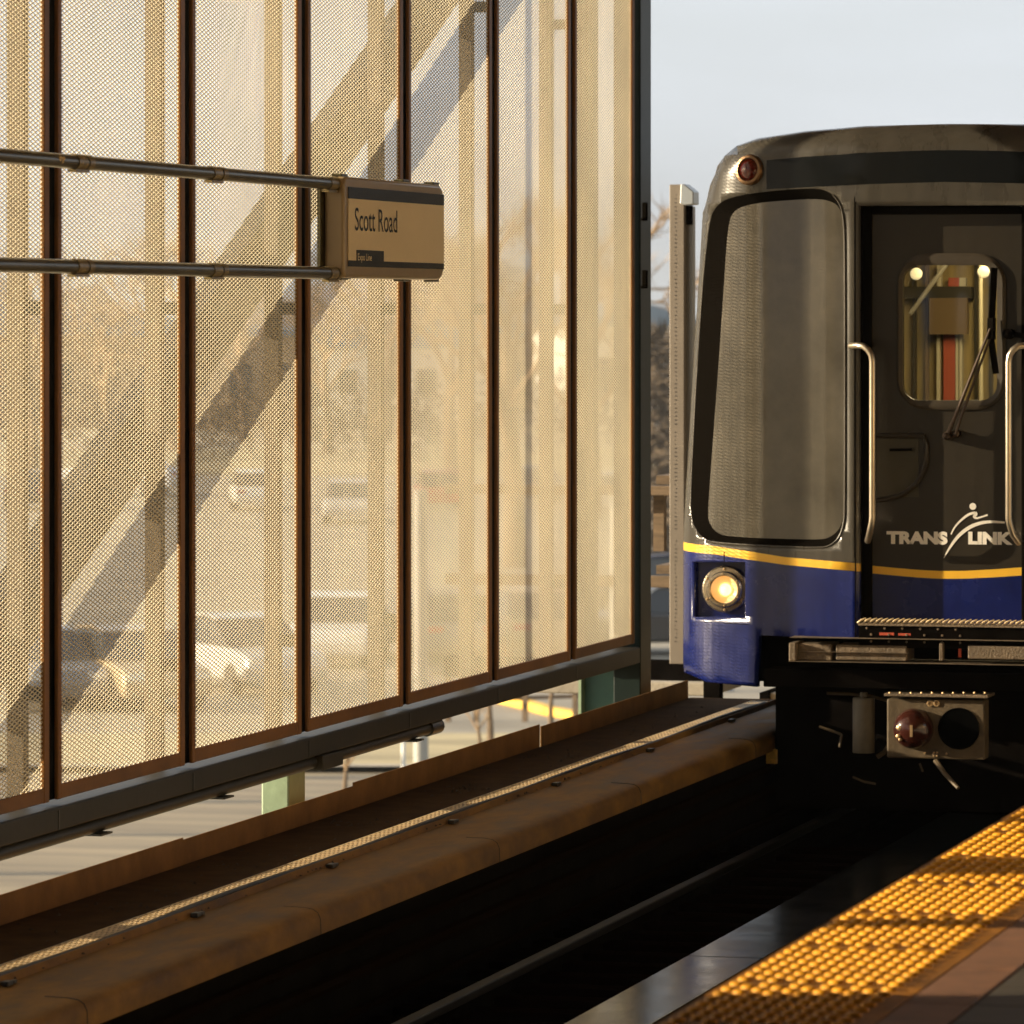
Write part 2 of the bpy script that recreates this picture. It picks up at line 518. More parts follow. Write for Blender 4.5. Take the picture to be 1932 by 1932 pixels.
# sill beam and the conduit under it
t = thing('sill_beam', 'long dark green sill beam under the mesh screen', 'beam', (WX, 20, -0.3))
b = MB(); b.box((WX - 0.16, 9.9, -0.312), (WX + 0.022, 25.79, -0.229)); b.build('beam', M_beam, t, bevel=0.006)
b = MB()
for k in range(8):
    y = 15.42 + PITCH * k - 0.004
    if y < 25.7: b.box((WX + 0.0222, y, -0.308), (WX + 0.024, y + 0.012, -0.24))
b.build('splice_joint', M_post, t)
b = MB(); b.box((-6.265, 9.9, -0.349), (-6.2605, 25.79, -0.24)); b.build('sun_stop_strip', M_beam, t)  # hidden strip added behind the conduit to keep sun off the ledge
t = thing('conduit_pipe', 'dark round conduit pipe slung below the sill beam', 'pipe', (WX, 18, -0.34))
b = MB(); b.tube([(WX - 0.01, 9.9, -0.340), (WX - 0.01, 21.85, -0.340)], 0.027, 14); smooth_angle(b.build('conduit', M_beam, t))
b = MB(); b.tube([(WX - 0.01, 21.80, -0.340), (WX - 0.01, 21.98, -0.340)], 0.035, 14); smooth_angle(b.build('end_cap', M_post, t))
for y in (17.35, 18.78, 20.1, 21.5):
    b = MB(); b.box((WX - 0.05, y, -0.374), (WX + 0.03, y + 0.12, -0.367)); b.build('hanger', M_post, t)


# short steel columns carrying the screen
def column(px0, px1, Xc, name_label, topz=-0.31):
    d = (px0 + px1) / 2
    Y = onX(d, 1400, Xc).y
    t = thing('screen_column', name_label, 'column', (Xc, Y, -6), 'columns carrying the screen')
    return t, Y


t, Y = column(500, 567, -6.27, 'short pale green steel column under the screen beneath the third panel')
b = MB(); b.box((-6.335, Y - 0.09, -6), (-6.215, Y + 0.14, -0.374)); b.build('shaft', M_column, t, bevel=0.008)
b = MB(); b.box((-6.36, Y - 0.12, -0.373), (-6.06, Y + 0.17, -0.313)); b.build('cap_plate', M_beam, t, bevel=0.004)
t, Y = column(1095, 1195, -6.35, 'wide green steel column with shade-coloured web under the screen next to the end post')
b = MB(); b.box((-6.465, Y - 0.02, -6), (-6.185, Y + 0.02, -0.33)); b.build('web', mat('shaded_column_paint', (0.035, 0.10, 0.072), 0.5, var=0.15, scale=5, bump=0.15, bscale=25), t)  # shade on the web is put into its darker paint
b = MB(); b.box((-6.48, Y - 0.1, -6), (-6.465, Y + 0.1, -0.33)); b.build('flange_plate', M_column, t)
b = MB(); b.box((-6.50, Y - 0.12, -0.33), (-6.15, Y + 0.12, -0.314)); b.build('cap_plate', M_beam, t)

# diagonal brace behind the screen, its shadow falls on the mesh
t = thing('diagonal_brace', 'broad diagonal steel brace rising behind the mesh screen', 'brace', (-6.33, 20, 1))
b = MB(); za = lambda y: 0.711 + 0.457 * (y - 17.56)
b.prism([(15.6, za(15.6)), (26.0, za(26.0)), (26.0, za(26.0) - 0.31), (15.6, za(15.6) - 0.31)], lambda p: (-6.42, p[0], p[1]), lambda p: (-6.33, p[0], p[1]))
b.build('brace_beam', M_beam, t, bevel=0.005)
for y in (15.75, 25.7):
    b = MB(); b.box((-6.44, y, -0.33), (-6.31, y + 0.12, 4.6)); b.build('brace_post', M_beam, t)

# unseen wall added to shade the yellow strip, unseen posts placed for its shadow bands
t = thing('shade_wall', 'unseen wall added beyond the left edge to shade the paving', 'wall', (WX, 6, 0))
b = MB(); b.box((WX - 0.12, -25, -0.3), (WX, 9.85, 4.3)); b.build('shade_panel', M_timber, t)
for y, w in ((11.22, 0.13), (12.55, 0.42), (13.85, 0.12)):
    t = thing('shadow_post', 'unseen post beyond the left edge, placed to cast a shadow band on the paving', 'post', (WX, y, 0), 'unseen posts casting shadow bands')
    b = MB(); b.box((WX - 0.12, y - w / 2, -0.3), (WX, y + w / 2, 4.3)); b.build('shaft', M_green, t)
t = thing('head_beam', 'steel head beam above the mesh screen', 'beam', (WX, 15, 4.3))
b = MB(); b.box((WX - 0.14, -14, 4.31), (WX + 0.06, 26.1, 4.5)); b.build('beam', M_green, t)

# ------------------------------------------------------------------ station sign on two pipes
SX = -5.75
for z0, nm in ((0, 'upper'), (1, 'lower')):
    lab = 'upper olive green sign pipe carrying the station name sign' if z0 == 0 else 'lower olive green sign pipe carrying the station name sign'
    zz = onX(0, 300 if z0 == 0 else 503, SX - 0.04).z
    zz2 = onX(640, 342.5 if z0 == 0 else 513, SX - 0.04).z
    zc = (zz + zz2) / 2
    t = thing('sign_pipe', lab, 'pipe', (SX - 0.04, 17, zc), 'pipes of the hanging sign')
    b = MB(); b.tube([(SX - 0.04, 10.3, zc), (SX - 0.04, 19.5, zc)], 0.0245, 16); smooth_angle(b.build('pipe', M_pipe, t))
    for px in (150, 405, 625):
        y = onX(px, 400, SX - 0.04).y
        b = MB(); b.tube([(SX - 0.04, y - 0.07, zc), (SX - 0.04, y + 0.02, zc)], 0.027, 16)
        b.tube([(SX - 0.04, y + 0.04, zc), (SX - 0.04, y + 0.09, zc)], 0.0268, 16)
        b.box((SX - 0.055, y - 0.08, zc - 0.034), (SX - 0.025, y + 0.06, zc - 0.025))
        smooth_angle(b.build('clamp', M_clamp if px > 200 or z0 else M_clamp, t))
    if z0 == 0:
        for px in (105, 148):
            y = onX(px, 400, SX - 0.04).y
            b = MB()
            for q in range(7):
                a = random.uniform(-0.3, 1.1); yy = y + random.uniform(-0.03, 0.03)
                c = Vector((SX - 0.04 + 0.0255 * math.cos(a), yy, zc + 0.0255 * math.sin(a)))
                b.lathe(c, (math.cos(a), 0, math.sin(a)), [(random.uniform(0.006, 0.012), -0.002), (0.005, 0.001), (0, 0.0014)], 8)
            b.build('paint_chip', mat('chipped_primer', (0.55, 0.42, 0.24), 0.8), t)

t = thing('station_sign', 'rounded station name sign reading Scott Road on two pipes', 'sign', (SX, 20, 1.64))
ya = onX(650, 400, SX).y; yb = onX(839, 400, SX).y
zb, zt = 1.637, 2.037
b = MB()
sec = []                                     # cross-section in x,z with soft edges
r = 0.028
out = []
for k in range(7):
    a = math.radians(90 * k / 6)
    out.append((ya + 0.012 + (yb - ya) - 0.095 + 0.083 * math.sin(a), zt - 0.083 + 0.083 * math.cos(a)))
for k in range(7):
    a = math.radians(90 + 90 * k / 6)
    out.append((ya + 0.012 + (yb - ya) - 0.095 + 0.083 * math.sin(a), zb + 0.083 + 0.083 * math.cos(a)))
out += [(ya + 0.02, zb), (ya, zb + 0.02), (ya, zt - 0.02), (ya + 0.02, zt)]
b.prism(out, lambda p: (SX - 0.085, p[0], p[1]), lambda p: (SX, p[0], p[1]))
smooth_angle(b.build('housing', M_signbox, t, bevel=0.018, seg=4), 35)
hgt = zt - zb
lng = yb - ya


def sgn(fx, fz, o=0.0):                      # fractions of the sign face
    return (SX + o, ya + fx * lng, zt - fz * hgt)


def sface(name, m, fx0, fx1, fz0, fz1, o):
    b = MB(); b.box(sgn(fx0, fz0, 0.0006), sgn(fx1, fz1, o)); return b.build(name, m, t)


b = MB(); b.box((SX - 0.100, ya - 0.040, zb + 0.01), (SX - 0.088, yb - 0.06, zt - 0.01)); b.build('shade_plate', M_pipe, t)  # plate added behind the sign to shade its end cap
sface('face', M_signface, 0.03, 0.985, 0.215, 0.825, 0.0030)
sface('top_band', M_signblack, 0.03, 0.985, 0.10, 0.2149, 0.0034)
sface('bottom_band', M_signblack, 0.03, 0.985, 0.8251, 0.885, 0.0034)
sface('line_tab', M_signblack, 0.105, 0.365, 0.72, 0.8250, 0.0050)
splace = lambda x, z, o: (SX + o, x, z)
text_obj('lettering', 'Scott Road', M_signblack, t, ya + 0.088 * lng, ya + 0.500 * lng, zt - 0.530 * hgt, zt - 0.300 * hgt, splace, 0.004, 0.0042)
text_obj('lettering', 'Expo Line', M_signface, t, ya + 0.113 * lng, ya + 0.245 * lng, zt - 0.845 * hgt, zt - 0.755 * hgt, splace, 0.0, 0.0062)
for fx in (0.02, 0.62, 0.93):
    for zz in (zt, zb):
        b = MB(); yy = ya + fx * lng
        b.box((SX - 0.065, yy, zz - 0.008), (SX - 0.02, yy + 0.09, zz + 0.012)); b.build('bracket', M_pipe, t, bevel=0.004)

# ------------------------------------------------------------------ ledge, trough, track
LY0, LY1 = -12.0, 27.1
t = thing('cable_trough', 'brown metal cable trough with upright flange beside the track', 'trough', (-5.8, 15, -0.6))
TZ = -0.548
b = MB()
fl = []
y = LY0; k = 0
for y0_, y1_ in ((LY0, 13.6), (13.6, 18.05), (18.05, 20.3), (20.3, 23.4), (23.4, 26.55)):
    dz = (0.0, 0.006, -0.003, 0.010, 0.0)[k]; dx = (0, 0.004, 0, -0.004, 0.002)[k]; k += 1
    b.box((-6.003 + dx, y0_ + 0.002, TZ - 0.05), (-5.998 + dx, y1_ - 0.002, -0.452 + dz))
b.build('flange', M_flange, t)
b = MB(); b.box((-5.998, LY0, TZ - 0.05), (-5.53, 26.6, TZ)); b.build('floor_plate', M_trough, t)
b = MB()                                     # perforated grating strip: long bars and cross bars
g0, g1 = -5.622, -5.536
ng = 5
for i in range(ng + 1):
    x = g0 + (g1 - g0) * i / ng
    b.box((x - 0.0022, LY0, TZ + 0.001), (x + 0.0022, 26.4, TZ + 0.0045))
b.build('grating', M_grate, t)
b = MB()
yy = 12.0
while yy < 26.4:
    b.box((g0, yy, TZ + 0.0012), (g1, yy + 0.012, TZ + 0.004)); yy += 0.062
b.build('grating_cross_bars', M_grate, t)['kind'] = 'stuff'
b = MB()
pts = [(-5.522 + 0.004 * math.sin(y * 1.7), y, TZ + 0.008 + 0.004 * math.sin(y * 2.3)) for y in np.arange(LY0, 26.3, 0.25)]
b.tube(pts, 0.009, 8); smooth_angle(b.build('cable', M_cable, t))
# wide capping with a rounded nose
t2 = thing('capping_ledge', 'wide brown metal ledge with rolled edge over the dark trackbed', 'ledge', (-5.3, 15, -0.6))
prof = [(-5.506, TZ - 0.03), (-5.506, TZ + 0.011), (-5.500, TZ + 0.012), (-5.490, TZ - 0.012), (-5.45, TZ - 0.019), (-5.30, TZ - 0.022), (-5.225, TZ - 0.024), (-5.192, TZ - 0.029), (-5.174, TZ - 0.041),
        (-5.165, TZ - 0.062), (-5.163, TZ - 0.115), (-5.2, TZ - 0.12)]
b = MB()
ys = [LY0 + (29.0 - LY0) * i / 90 for i in range(91)]
vs = []
for i, y in enumerate(ys):
    for (x, z) in prof:
        wob = 0.0012 * math.sin(y * 1.9 + x * 7) + 0.0008 * math.sin(y * 5.3)
        vs.append((x, y, z + (wob if z > TZ - 0.1 else 0)))
n = len(prof)
fs = [(i * n + j, i * n + j + 1, (i + 1) * n + j + 1, (i + 1) * n + j) for i in range(len(ys) - 1) for j in range(n - 1)]
b.add(vs, fs); o = b.build('capping', M_ledge, t2); smooth_angle(o, 50)
b = MB(); b.box((-5.50, LY0, -1.6), (-5.2, 29.0, TZ - 0.06)); b.build('side_wall', M_slab, t2)
b = MB()
for z, rr in ((-0.75, 0.02), (-0.86, 0.028), (-1.0, 0.016)):
    b.tube([(-5.185, LY0, z), (-5.185, 29, z)], rr, 8)
smooth_angle(b.build('wall_cable', mat('brown_cable', (0.008, 0.0045, 0.0025), 0.8, spec=0.0), t2))
for y in (13.1, 14.75, 16.6, 18.2, 19.9, 21.6, 23.4, 25.2):
    b = MB(); b.box((-5.488, y, TZ - 0.014), (-5.462, y + 0.05, TZ + 0.002)); b.box((-5.484, y + 0.07, TZ - 0.014), (-5.468, y + 0.10, TZ - 0.002)); b.build('cable_clip', M_cable, t2, bevel=0.003)
for y in (12.2, 14.63, 17.06, 19.49, 21.92, 24.35):
    b = MB(); q = [(x, z) for x, z in prof[5:11]]
    b.tube([(x + 0.0004, y, z + 0.0006) for x, z in q], 0.0022, 5); b.build('ledge_seam', M_cable, t2)
p = onX(1464, 1427, -5.155)
t = thing('marker_plate', 'small yellow marker plate on the dark wall under the ledge near the train', 'plate', p)
b = MB(); b.box((-5.199, p.y - 0.03, p.z - 0.035), (-5.145, p.y + 0.05, p.z + 0.035)); b.build('plate', mat('faded_yellow_plate', (0.65, 0.42, 0.10), 0.6, var=0.3, scale=30), t, bevel=0.003)
# bits of leaf litter on the trough floor: nobody could count them
b = MB()
for i in range(420):
    y = random.uniform(13, 26); x = random.choice((random.uniform(-5.96, -5.64), random.uniform(-5.90, -5.66), -5.505 + random.uniform(-0.01, 0.02)))
    if random.random() < 0.5: y = random.choice((14.6, 16.7, 18.1, 19.7, 21.2, 22.9)) + random.gauss(0, 0.12)
    z = TZ + 0.002 if x < -5.52 else TZ - 0.006
    s = random.uniform(0.003, 0.010)
    a = random.uniform(0, PI)
    ring = [(x + s * math.cos(a + q * 2 * PI / 5) * random.uniform(.5, 1.2), y + 2 * s * math.sin(a + q * 2 * PI / 5) * random.uniform(.5, 1.2), z) for q in range(5)]
    b.add(ring + [(x, y, z + s * random.uniform(0.5, 1.3))], [(0, 1, 5), (1, 2, 5), (2, 3, 5), (3, 4, 5), (4, 0, 5)])
o = b.build('leaf_litter', M_debris); tag(o, 'scattered dark leaf litter on the trough floor', 'litter', kind='stuff')

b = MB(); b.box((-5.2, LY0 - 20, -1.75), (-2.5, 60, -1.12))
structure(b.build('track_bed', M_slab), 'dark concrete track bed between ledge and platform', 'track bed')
for sgx in (-1, 1):
    x = -4.15 + sgx * 0.7175
    t = tag(bpy.data.objects.new('running_rail', None), 'steel running rail ' + ('nearest the brown ledge' if sgx < 0 else 'nearest the yellow platform edge'), 'rail', 'running rails')
    C.objects.link(t); t.location = (x, 0, -1.12); t['_abs'] = 1
    b = MB(); b.box((x - 0.026, LY0, -0.99), (x + 0.026, 60, -0.955)); b.build('railhead', M_rail, t, bevel=0.006)
    b = MB(); b.box((x - 0.01, LY0, -1.09), (x + 0.01, 60, -0.991)); b.box((x - 0.06, LY0, -1.118), (x + 0.06, 60, -1.092)); b.build('web', M_slab, t)
t = thing('reaction_rail', 'flat dark metal reaction rail in the middle of the trackbed', 'rail', (-4.15, 10, -1.0))
for y0_, y1_ in ((LY0, 9.2), (9.2, 12.9), (12.9, 19), (19, 60)):
    b = MB(); b.box((-4.295, y0_ + 0.006, -0.965), (-4.005, y1_ - 0.006, -0.945)); b.build('top_plate', M_reaction, t, bevel=0.002)
b = MB(); b.box((-4.25, LY0, -1.118), (-4.05, 60, -0.966)); b.build('support', M_slab, t)
b = MB()
yy = LY0
while yy < 24:
    b.box((-5.15, yy, -1.118), (-4.31, yy + 0.12, -1.03)); yy += 0.34
b.build('sleeper_ribs', mat('sleeper_brown', (0.0045, 0.002, 0.0012), 0.8, spec=0.0), None)
bpy.data.objects['sleeper_ribs'].name = 'track_sleepers'
o = bpy.data.objects['track_sleepers']; structure(o, 'row of dark sleepers across the track bed', 'sleepers')

# ------------------------------------------------------------------ platform
EX = -2.447
b = MB(); b.box((EX + 0.02, -20, -1.1), (6.0, 60, -0.012)); structure(b.build('platform', M_conc), 'concrete station platform', 'platform')
t = thing('tactile_paving', 'yellow studded tactile paving along the platform edge', 'paving', (EX, 12, 0))
TL = 0.686; TW = 0.447
dome = [(0.0190, 0.0), (0.0182, 0.0036), (0.015, 0.0070), (0.0085, 0.0086), (0.0, 0.0090)]


def tile_mesh():
    b = MB()
    b.box((0.0, 0.0035, -0.011), (TW - 0.003, TL - 0.0035, 0.0))
    for j in range(8):
        for i in range(6):
            for (ox, oy) in ((0.036, 0.030), (0.0705, 0.073)):
                x = ox + i * 0.069; y = oy + j * 0.0857
                if x > TW - 0.045 or y > TL - 0.015: continue
                b.lathe((x, y, -0.0002), (0, 0, 1), dome, 10, 1)
    m = b.mesh('paving_tile', [M_tbase, M_tact])
    return m


tm = tile_mesh()
tm.polygons.foreach_set('use_smooth', [len(p.vertices) == 4 and p.area < 0.001 for p in tm.polygons])
off = onZ(1476.6, 1782.5, 0).y               # a joint seen in the photograph
j0 = -8
for j in range(j0, 9):
    o = bpy.data.objects.new('paving_tile', tm); C.objects.link(o); o.parent = t
    o.location = Vector((EX, off + j * TL, 0)) - t.location
b = MB(); b.box((EX - 0.004, -20, -0.13), (EX + 0.018, 60, -0.012)); b.build('edge_nosing', mat('nosing_metal', (0.30, 0.20, 0.10), 0.4, 0.4), t)
b = MB()
yy = -4.0
while yy < 30:
    b.box((EX + TW, yy + 0.003, -0.011), (EX + TW + 0.145, yy + 0.597, -0.001)); yy += 0.6
structure(b.build('platform_border', M_brick, bevel=0.002, seg=1), 'terracotta tile border beside the yellow paving', 'paving')
b = MB()
yy = -4.0
while yy < 30:
    for i in range(12):
        x = EX + TW + 0.15 + i * 0.3
        b.box((x + 0.003, yy + 0.003, -0.0115), (x + 0.297, yy + 0.297, -0.0012))
    yy += 0.3
structure(b.build('platform_floor', M_tile, bevel=0.002, seg=1), 'dark square tiles of the platform floor', 'paving')
# canopy out of the picture; unseen walls added to block sky and bounce warm light
t = thing('station_canopy', 'timber lined station canopy above the platform and track', 'canopy', (0, 5, 5))
b = MB(); b.box((-6.6, -25, 4.62), (7, 33, 4.9)); b.build('soffit', M_cedar, t)
t = thing('sky_block_wall', 'dark timber wall added behind the viewer to block the sky', 'wall', (-2, -25, 0))
b = MB(); b.box((-6.5, -25.3, -1.1), (2.6, -25.05, 4.6)); b.build('wall', M_timber, t)
t = thing('bounce_wall', 'unseen tan wall added beside the platform to bounce warm light', 'wall', (5.5, 5, 0))
b = MB(); b.box((2.6, -25, -0.01), (2.9, 22, 4.6)); b.build('wall', M_wall, t)

# ------------------------------------------------------------------ the train
YF = 23.83
XC = onY(1778.5, 900, YF).x
HWT = [(-0.4, 1.36), (0.44, 1.357), (1.215, 1.305), (1.99, 1.25), (2.12, 1.225)]
ZTT = [(0, 2.395), (0.4, 2.388), (0.7, 2.368), (0.95, 2.338), (1.06, 2.305), (1.13, 2.26), (1.18, 2.20), (1.22, 2.13)]
hw = lambda z: interp(HWT, z)
zt_ = lambda x: interp(ZTT, abs(x))
DX = 0.40


def front(x, z):
    a = max(0.0, abs(x) - DX)
    s = 0.13 * a + 0.16 * a * a
    hx = hw(z); r = 0.22
    e = abs(x) - (hx - r)
    if e > 0: s += r - math.sqrt(max(0.0, r * r - min(e, r) ** 2)) * 1.0
    q = 0.13 - (zt_(x) - z)
    if q > 0: s += 0.16 - math.sqrt(max(0.0, 0.16 ** 2 - min(q * 0.16 / 0.13, 0.16) ** 2))
    return YF + s


def tp(px, py):
    Y = YF
    for _ in range(8):
        p = onY(px, py, Y); x = p.x - XC
        Y = front(max(-hw(p.z), min(hw(p.z), x)), p.z)
    return (x, p.z)


T = thing('train', 'grey and blue metro train with yellow stripe arriving at the platform', 'train', (XC, YF + 6, -0.955))
W3 = lambda x, z, o=0.0: (XC + x, front(x, z) - o, z)

stripeT = [tp(*p) for p in ((1291.4, 1022.7), (1345, 1030), (1399.6, 1038.1), (1480, 1050.9), (1560, 1058), (1630.6, 1063))]
stripeB = [tp(*p) for p in ((1291.4, 1038.1), (1345, 1045.5), (1399.6, 1053.8), (1480, 1065.6), (1560, 1073), (1630.6, 1078.4))]
stripeT[0] = (-hw(stripeT[0][1]), stripeT[0][1]); stripeB[0] = (-hw(stripeB[0][1]), stripeB[0][1])
stripeT[-1] = (-DX, stripeT[-1][1]); stripeB[-1] = (-DX, stripeB[-1][1])
stT = lambda x: interp(stripeT, -abs(x)); stB = lambda x: interp(stripeB, -abs(x))
z_leg = tp(1360, 1293)[1]; z_low = tp(1540, 1202)[1]; x_leg = tp(1432, 1250)[0]; z_dtop = tp(1700, 388)[1]
zstep = tp(1700, 1168)[1]
left = [(-DX, z_low), (-0.7, z_low - 0.002), (x_leg, z_low), (x_leg - 0.012, z_leg), (-1.18, z_leg + 0.012), (-hw(0) + 0.03, z_leg + 0.045)]
zz = z_leg + 0.08
while zz < 2.1:
    left.append((-hw(zz), zz)); zz += 0.06
top = [(-x, z) for x, z in reversed(ZTT)]
left_full = left + [(-1.2205, 2.125)] + top
mir = [(-x, z) for x, z in reversed(left + [(-1.2205, 2.125)] + top[:-1])]
outer = left_full + mir + [(DX, z_dtop), (-DX, z_dtop)]

wo = [tp(*p) for p in ((1337.3, 416.1), (1351.9, 386.7), (1377.6, 372.1), (1443.6, 361.1), (1535.3, 354.5), (1564.6, 361.1), (1583, 379.4), (1592.1, 408.7), (1594, 482),
                       (1594, 961), (1592.1, 986.7), (1584.8, 1012.4), (1568.3, 1028.9), (1546.3, 1034.4), (1351.9, 1025.2), (1326.3, 1016), (1309.8, 994), (1304.3, 975.7),
                       (1302.4, 933.8), (1320.8, 592))]
wi = [tp(*p) for p in ((1370.3, 419.7), (1384.9, 394), (1414.3, 384.9), (1450, 380), (1538.9, 373.9), (1572, 381.2), (1584.8, 397.7), (1590, 416), (1590.5, 490),
                       (1590, 955), (1588, 979.4), (1580, 1001.4), (1561, 1016), (1539, 1019), (1370.3, 1013.5), (1348, 1005), (1337.3, 990.4), (1332.5, 975.7),
                       (1335, 933), (1360, 592))]
def chaikin(l, n=2):
    for _ in range(n):
        l = [q for a, c in zip(l, l[1:] + l[:1]) for q in ((a[0] * .75 + c[0] * .25, a[1] * .75 + c[1] * .25), (a[0] * .25 + c[0] * .75, a[1] * .25 + c[1] * .75))]
    return l


wo, wi = chaikin(wo), chaikin(wi)
hl = [tp(*p) for p in ((1306, 1060), (1406, 1060), (1406, 1165), (1306, 1164))]
stLine = [(-x, z) for x, z in reversed(stripeT)]
vis_lo = [tp(*p) for p in ((1446, 357), (1500, 354.5), (1553.6, 351.9), (1640, 347.5), (1737, 344.6))] ; vis_lo.append((0.0, tp(1778, 343.4)[1]))
vis_hi = [tp(*p) for p in ((1446, 302.4), (1515, 296), (1590, 291.4), (1660, 287), (1737, 284))]; vis_hi.append((0.0, tp(1778, 283.3)[1]))
mirl = lambda l: [(-x, z) for x, z in reversed(l)]
vis_loop = vis_lo + mirl(vis_lo)[1:] + (vis_hi + mirl(vis_hi)[1:])[::-1]
holes = [wo, [(-x, z) for x, z in wo], hl, [(-x, z) for x, z in hl]]
edge_lines = []
for e in (0.015, 0.04, 0.075, 0.115, 0.16, 0.21):
    zs = [q for q in np.arange(z_leg + 0.1, 2.0, 0.05)]
    for sg in (-1, 1): edge_lines.append([(sg * (hw(q) - e), q) for q in zs])
for e in (0.01, 0.025, 0.045, 0.07, 0.10, 0.13):
    xs_ = [q for q in np.arange(-1.0 + e * .3, 1.001 - e * .3, 0.04)]
    edge_lines.append([(q, zt_(q) - e) for q in xs_])
lines = edge_lines + [stripeT, stripeB, mirl(stripeT), mirl(stripeB), vis_loop + [vis_loop[0]]]
rv, fs = fill2d(outer, holes, lines, 0.045)
b = MB(); vs = [W3(v.x, v.y) for v in rv]
b.v = vs
for f, c in fs:
    x, z = c
    if inside(c, vis_loop): mi = 3
    elif z > stT(x): mi = 0
    elif z > stB(x): mi = 1
    else: mi = 2
    b.f.append(f); b.m.append(mi)
shell = b.build('front_shell', [M_grey, M_yel, M_blue, M_visor], T)
smooth_angle(shell, 32)
sd = shell.modifiers.new('thick', 'SOLIDIFY'); sd.thickness = 0.03; sd.offset = -1 if shell.data.polygons[0].normal.y < 0 else 1

# side walls and roof running back
prof = [(-hw(z_leg + 0.05), z_leg + 0.05)] + [(-hw(z), z) for z in np.arange(0.0, 2.1, 0.15)] + [(-1.2205, 2.125)] + top
prof = prof + [(-x, z) for x, z in reversed(prof[:-1])]
b = MB(); n = len(prof)
back = YF + 14
b.add([(XC + x, front(x, z), z) for x, z in prof] + [(XC + x, back, z) for x, z in prof], [(i, i + 1, i + 1 + n, i + n) for i in range(n - 1)])
zs_ = stB(-1.3)
sidebody = b.build('body', [M_grey], T); smooth_angle(sidebody, 30)
b = MB(); b.box((XC - 1.3, back, -0.2), (XC + 1.3, back + 0.03, 2.3)); b.build('rear_bulkhead', M_dark, T)
b = MB(); b.box((XC - 1.0, YF + 0.95, -0.94), (XC + 1.25, YF + 5, -0.25)); b.build('light_stop_box', M_dark, T)  # dark box added to close the bright gap under the train
b = MB(); b.box((XC - 1.32, YF + 0.75, -0.25), (XC + 1.32, back, -0.05)); b.build('underfloor', M_dark, T)

# side windows: dark gasket sloping in, dusty glass behind it
for sg in (-1, 1):
    fx = lambda p: (p[0] if sg < 0 else -p[0], p[1])
    o_, i_ = [fx(p) for p in wo], [fx(p) for p in wi]
    n = len(o_)
    b = MB(); b.add([W3(*p, -0.001) for p in o_] + [W3(*p, -0.034) for p in i_], [(i, (i + 1) % n, (i + 1) % n + n, i + n) for i in range(n)])
    w = b.build('side_window', M_rubber, T); smooth_angle(w, 50)
    rv, fs = fill2d(i_, (), (), 0.06)
    b = MB(); b.v = [W3(v.x, v.y, -0.032) for v in rv]
    for f, c in fs: b.f.append(f); b.m.append(0)
    g = b.build('pane', M_winglass, w); smooth_angle(g, 60)
    # thin bright bead on the inner side of the frame
    b = MB()
    idx = range(20, 58)
    b.tube([W3(*o_[i], 0.001) for i in idx], 0.0045, 6); smooth_angle(b.build('bead', M_grey, w))

# panel seams
for sg in (-1, 1):
    for pth in ([(1366, 1041), (1366, 1059)], [(1300, 1172), (1330, 1174), (1370, 1176), (1412, 1178)], [(1612, 372), (1612, 700), (1612, 1052)]):
        b = MB(); q = [tp(*p) for p in pth]
        b.tube([W3(x * (1 if sg < 0 else -1), z, -0.0006) for x, z in q], 0.0022, 5); b.build('panel_seam', M_rubber, T)
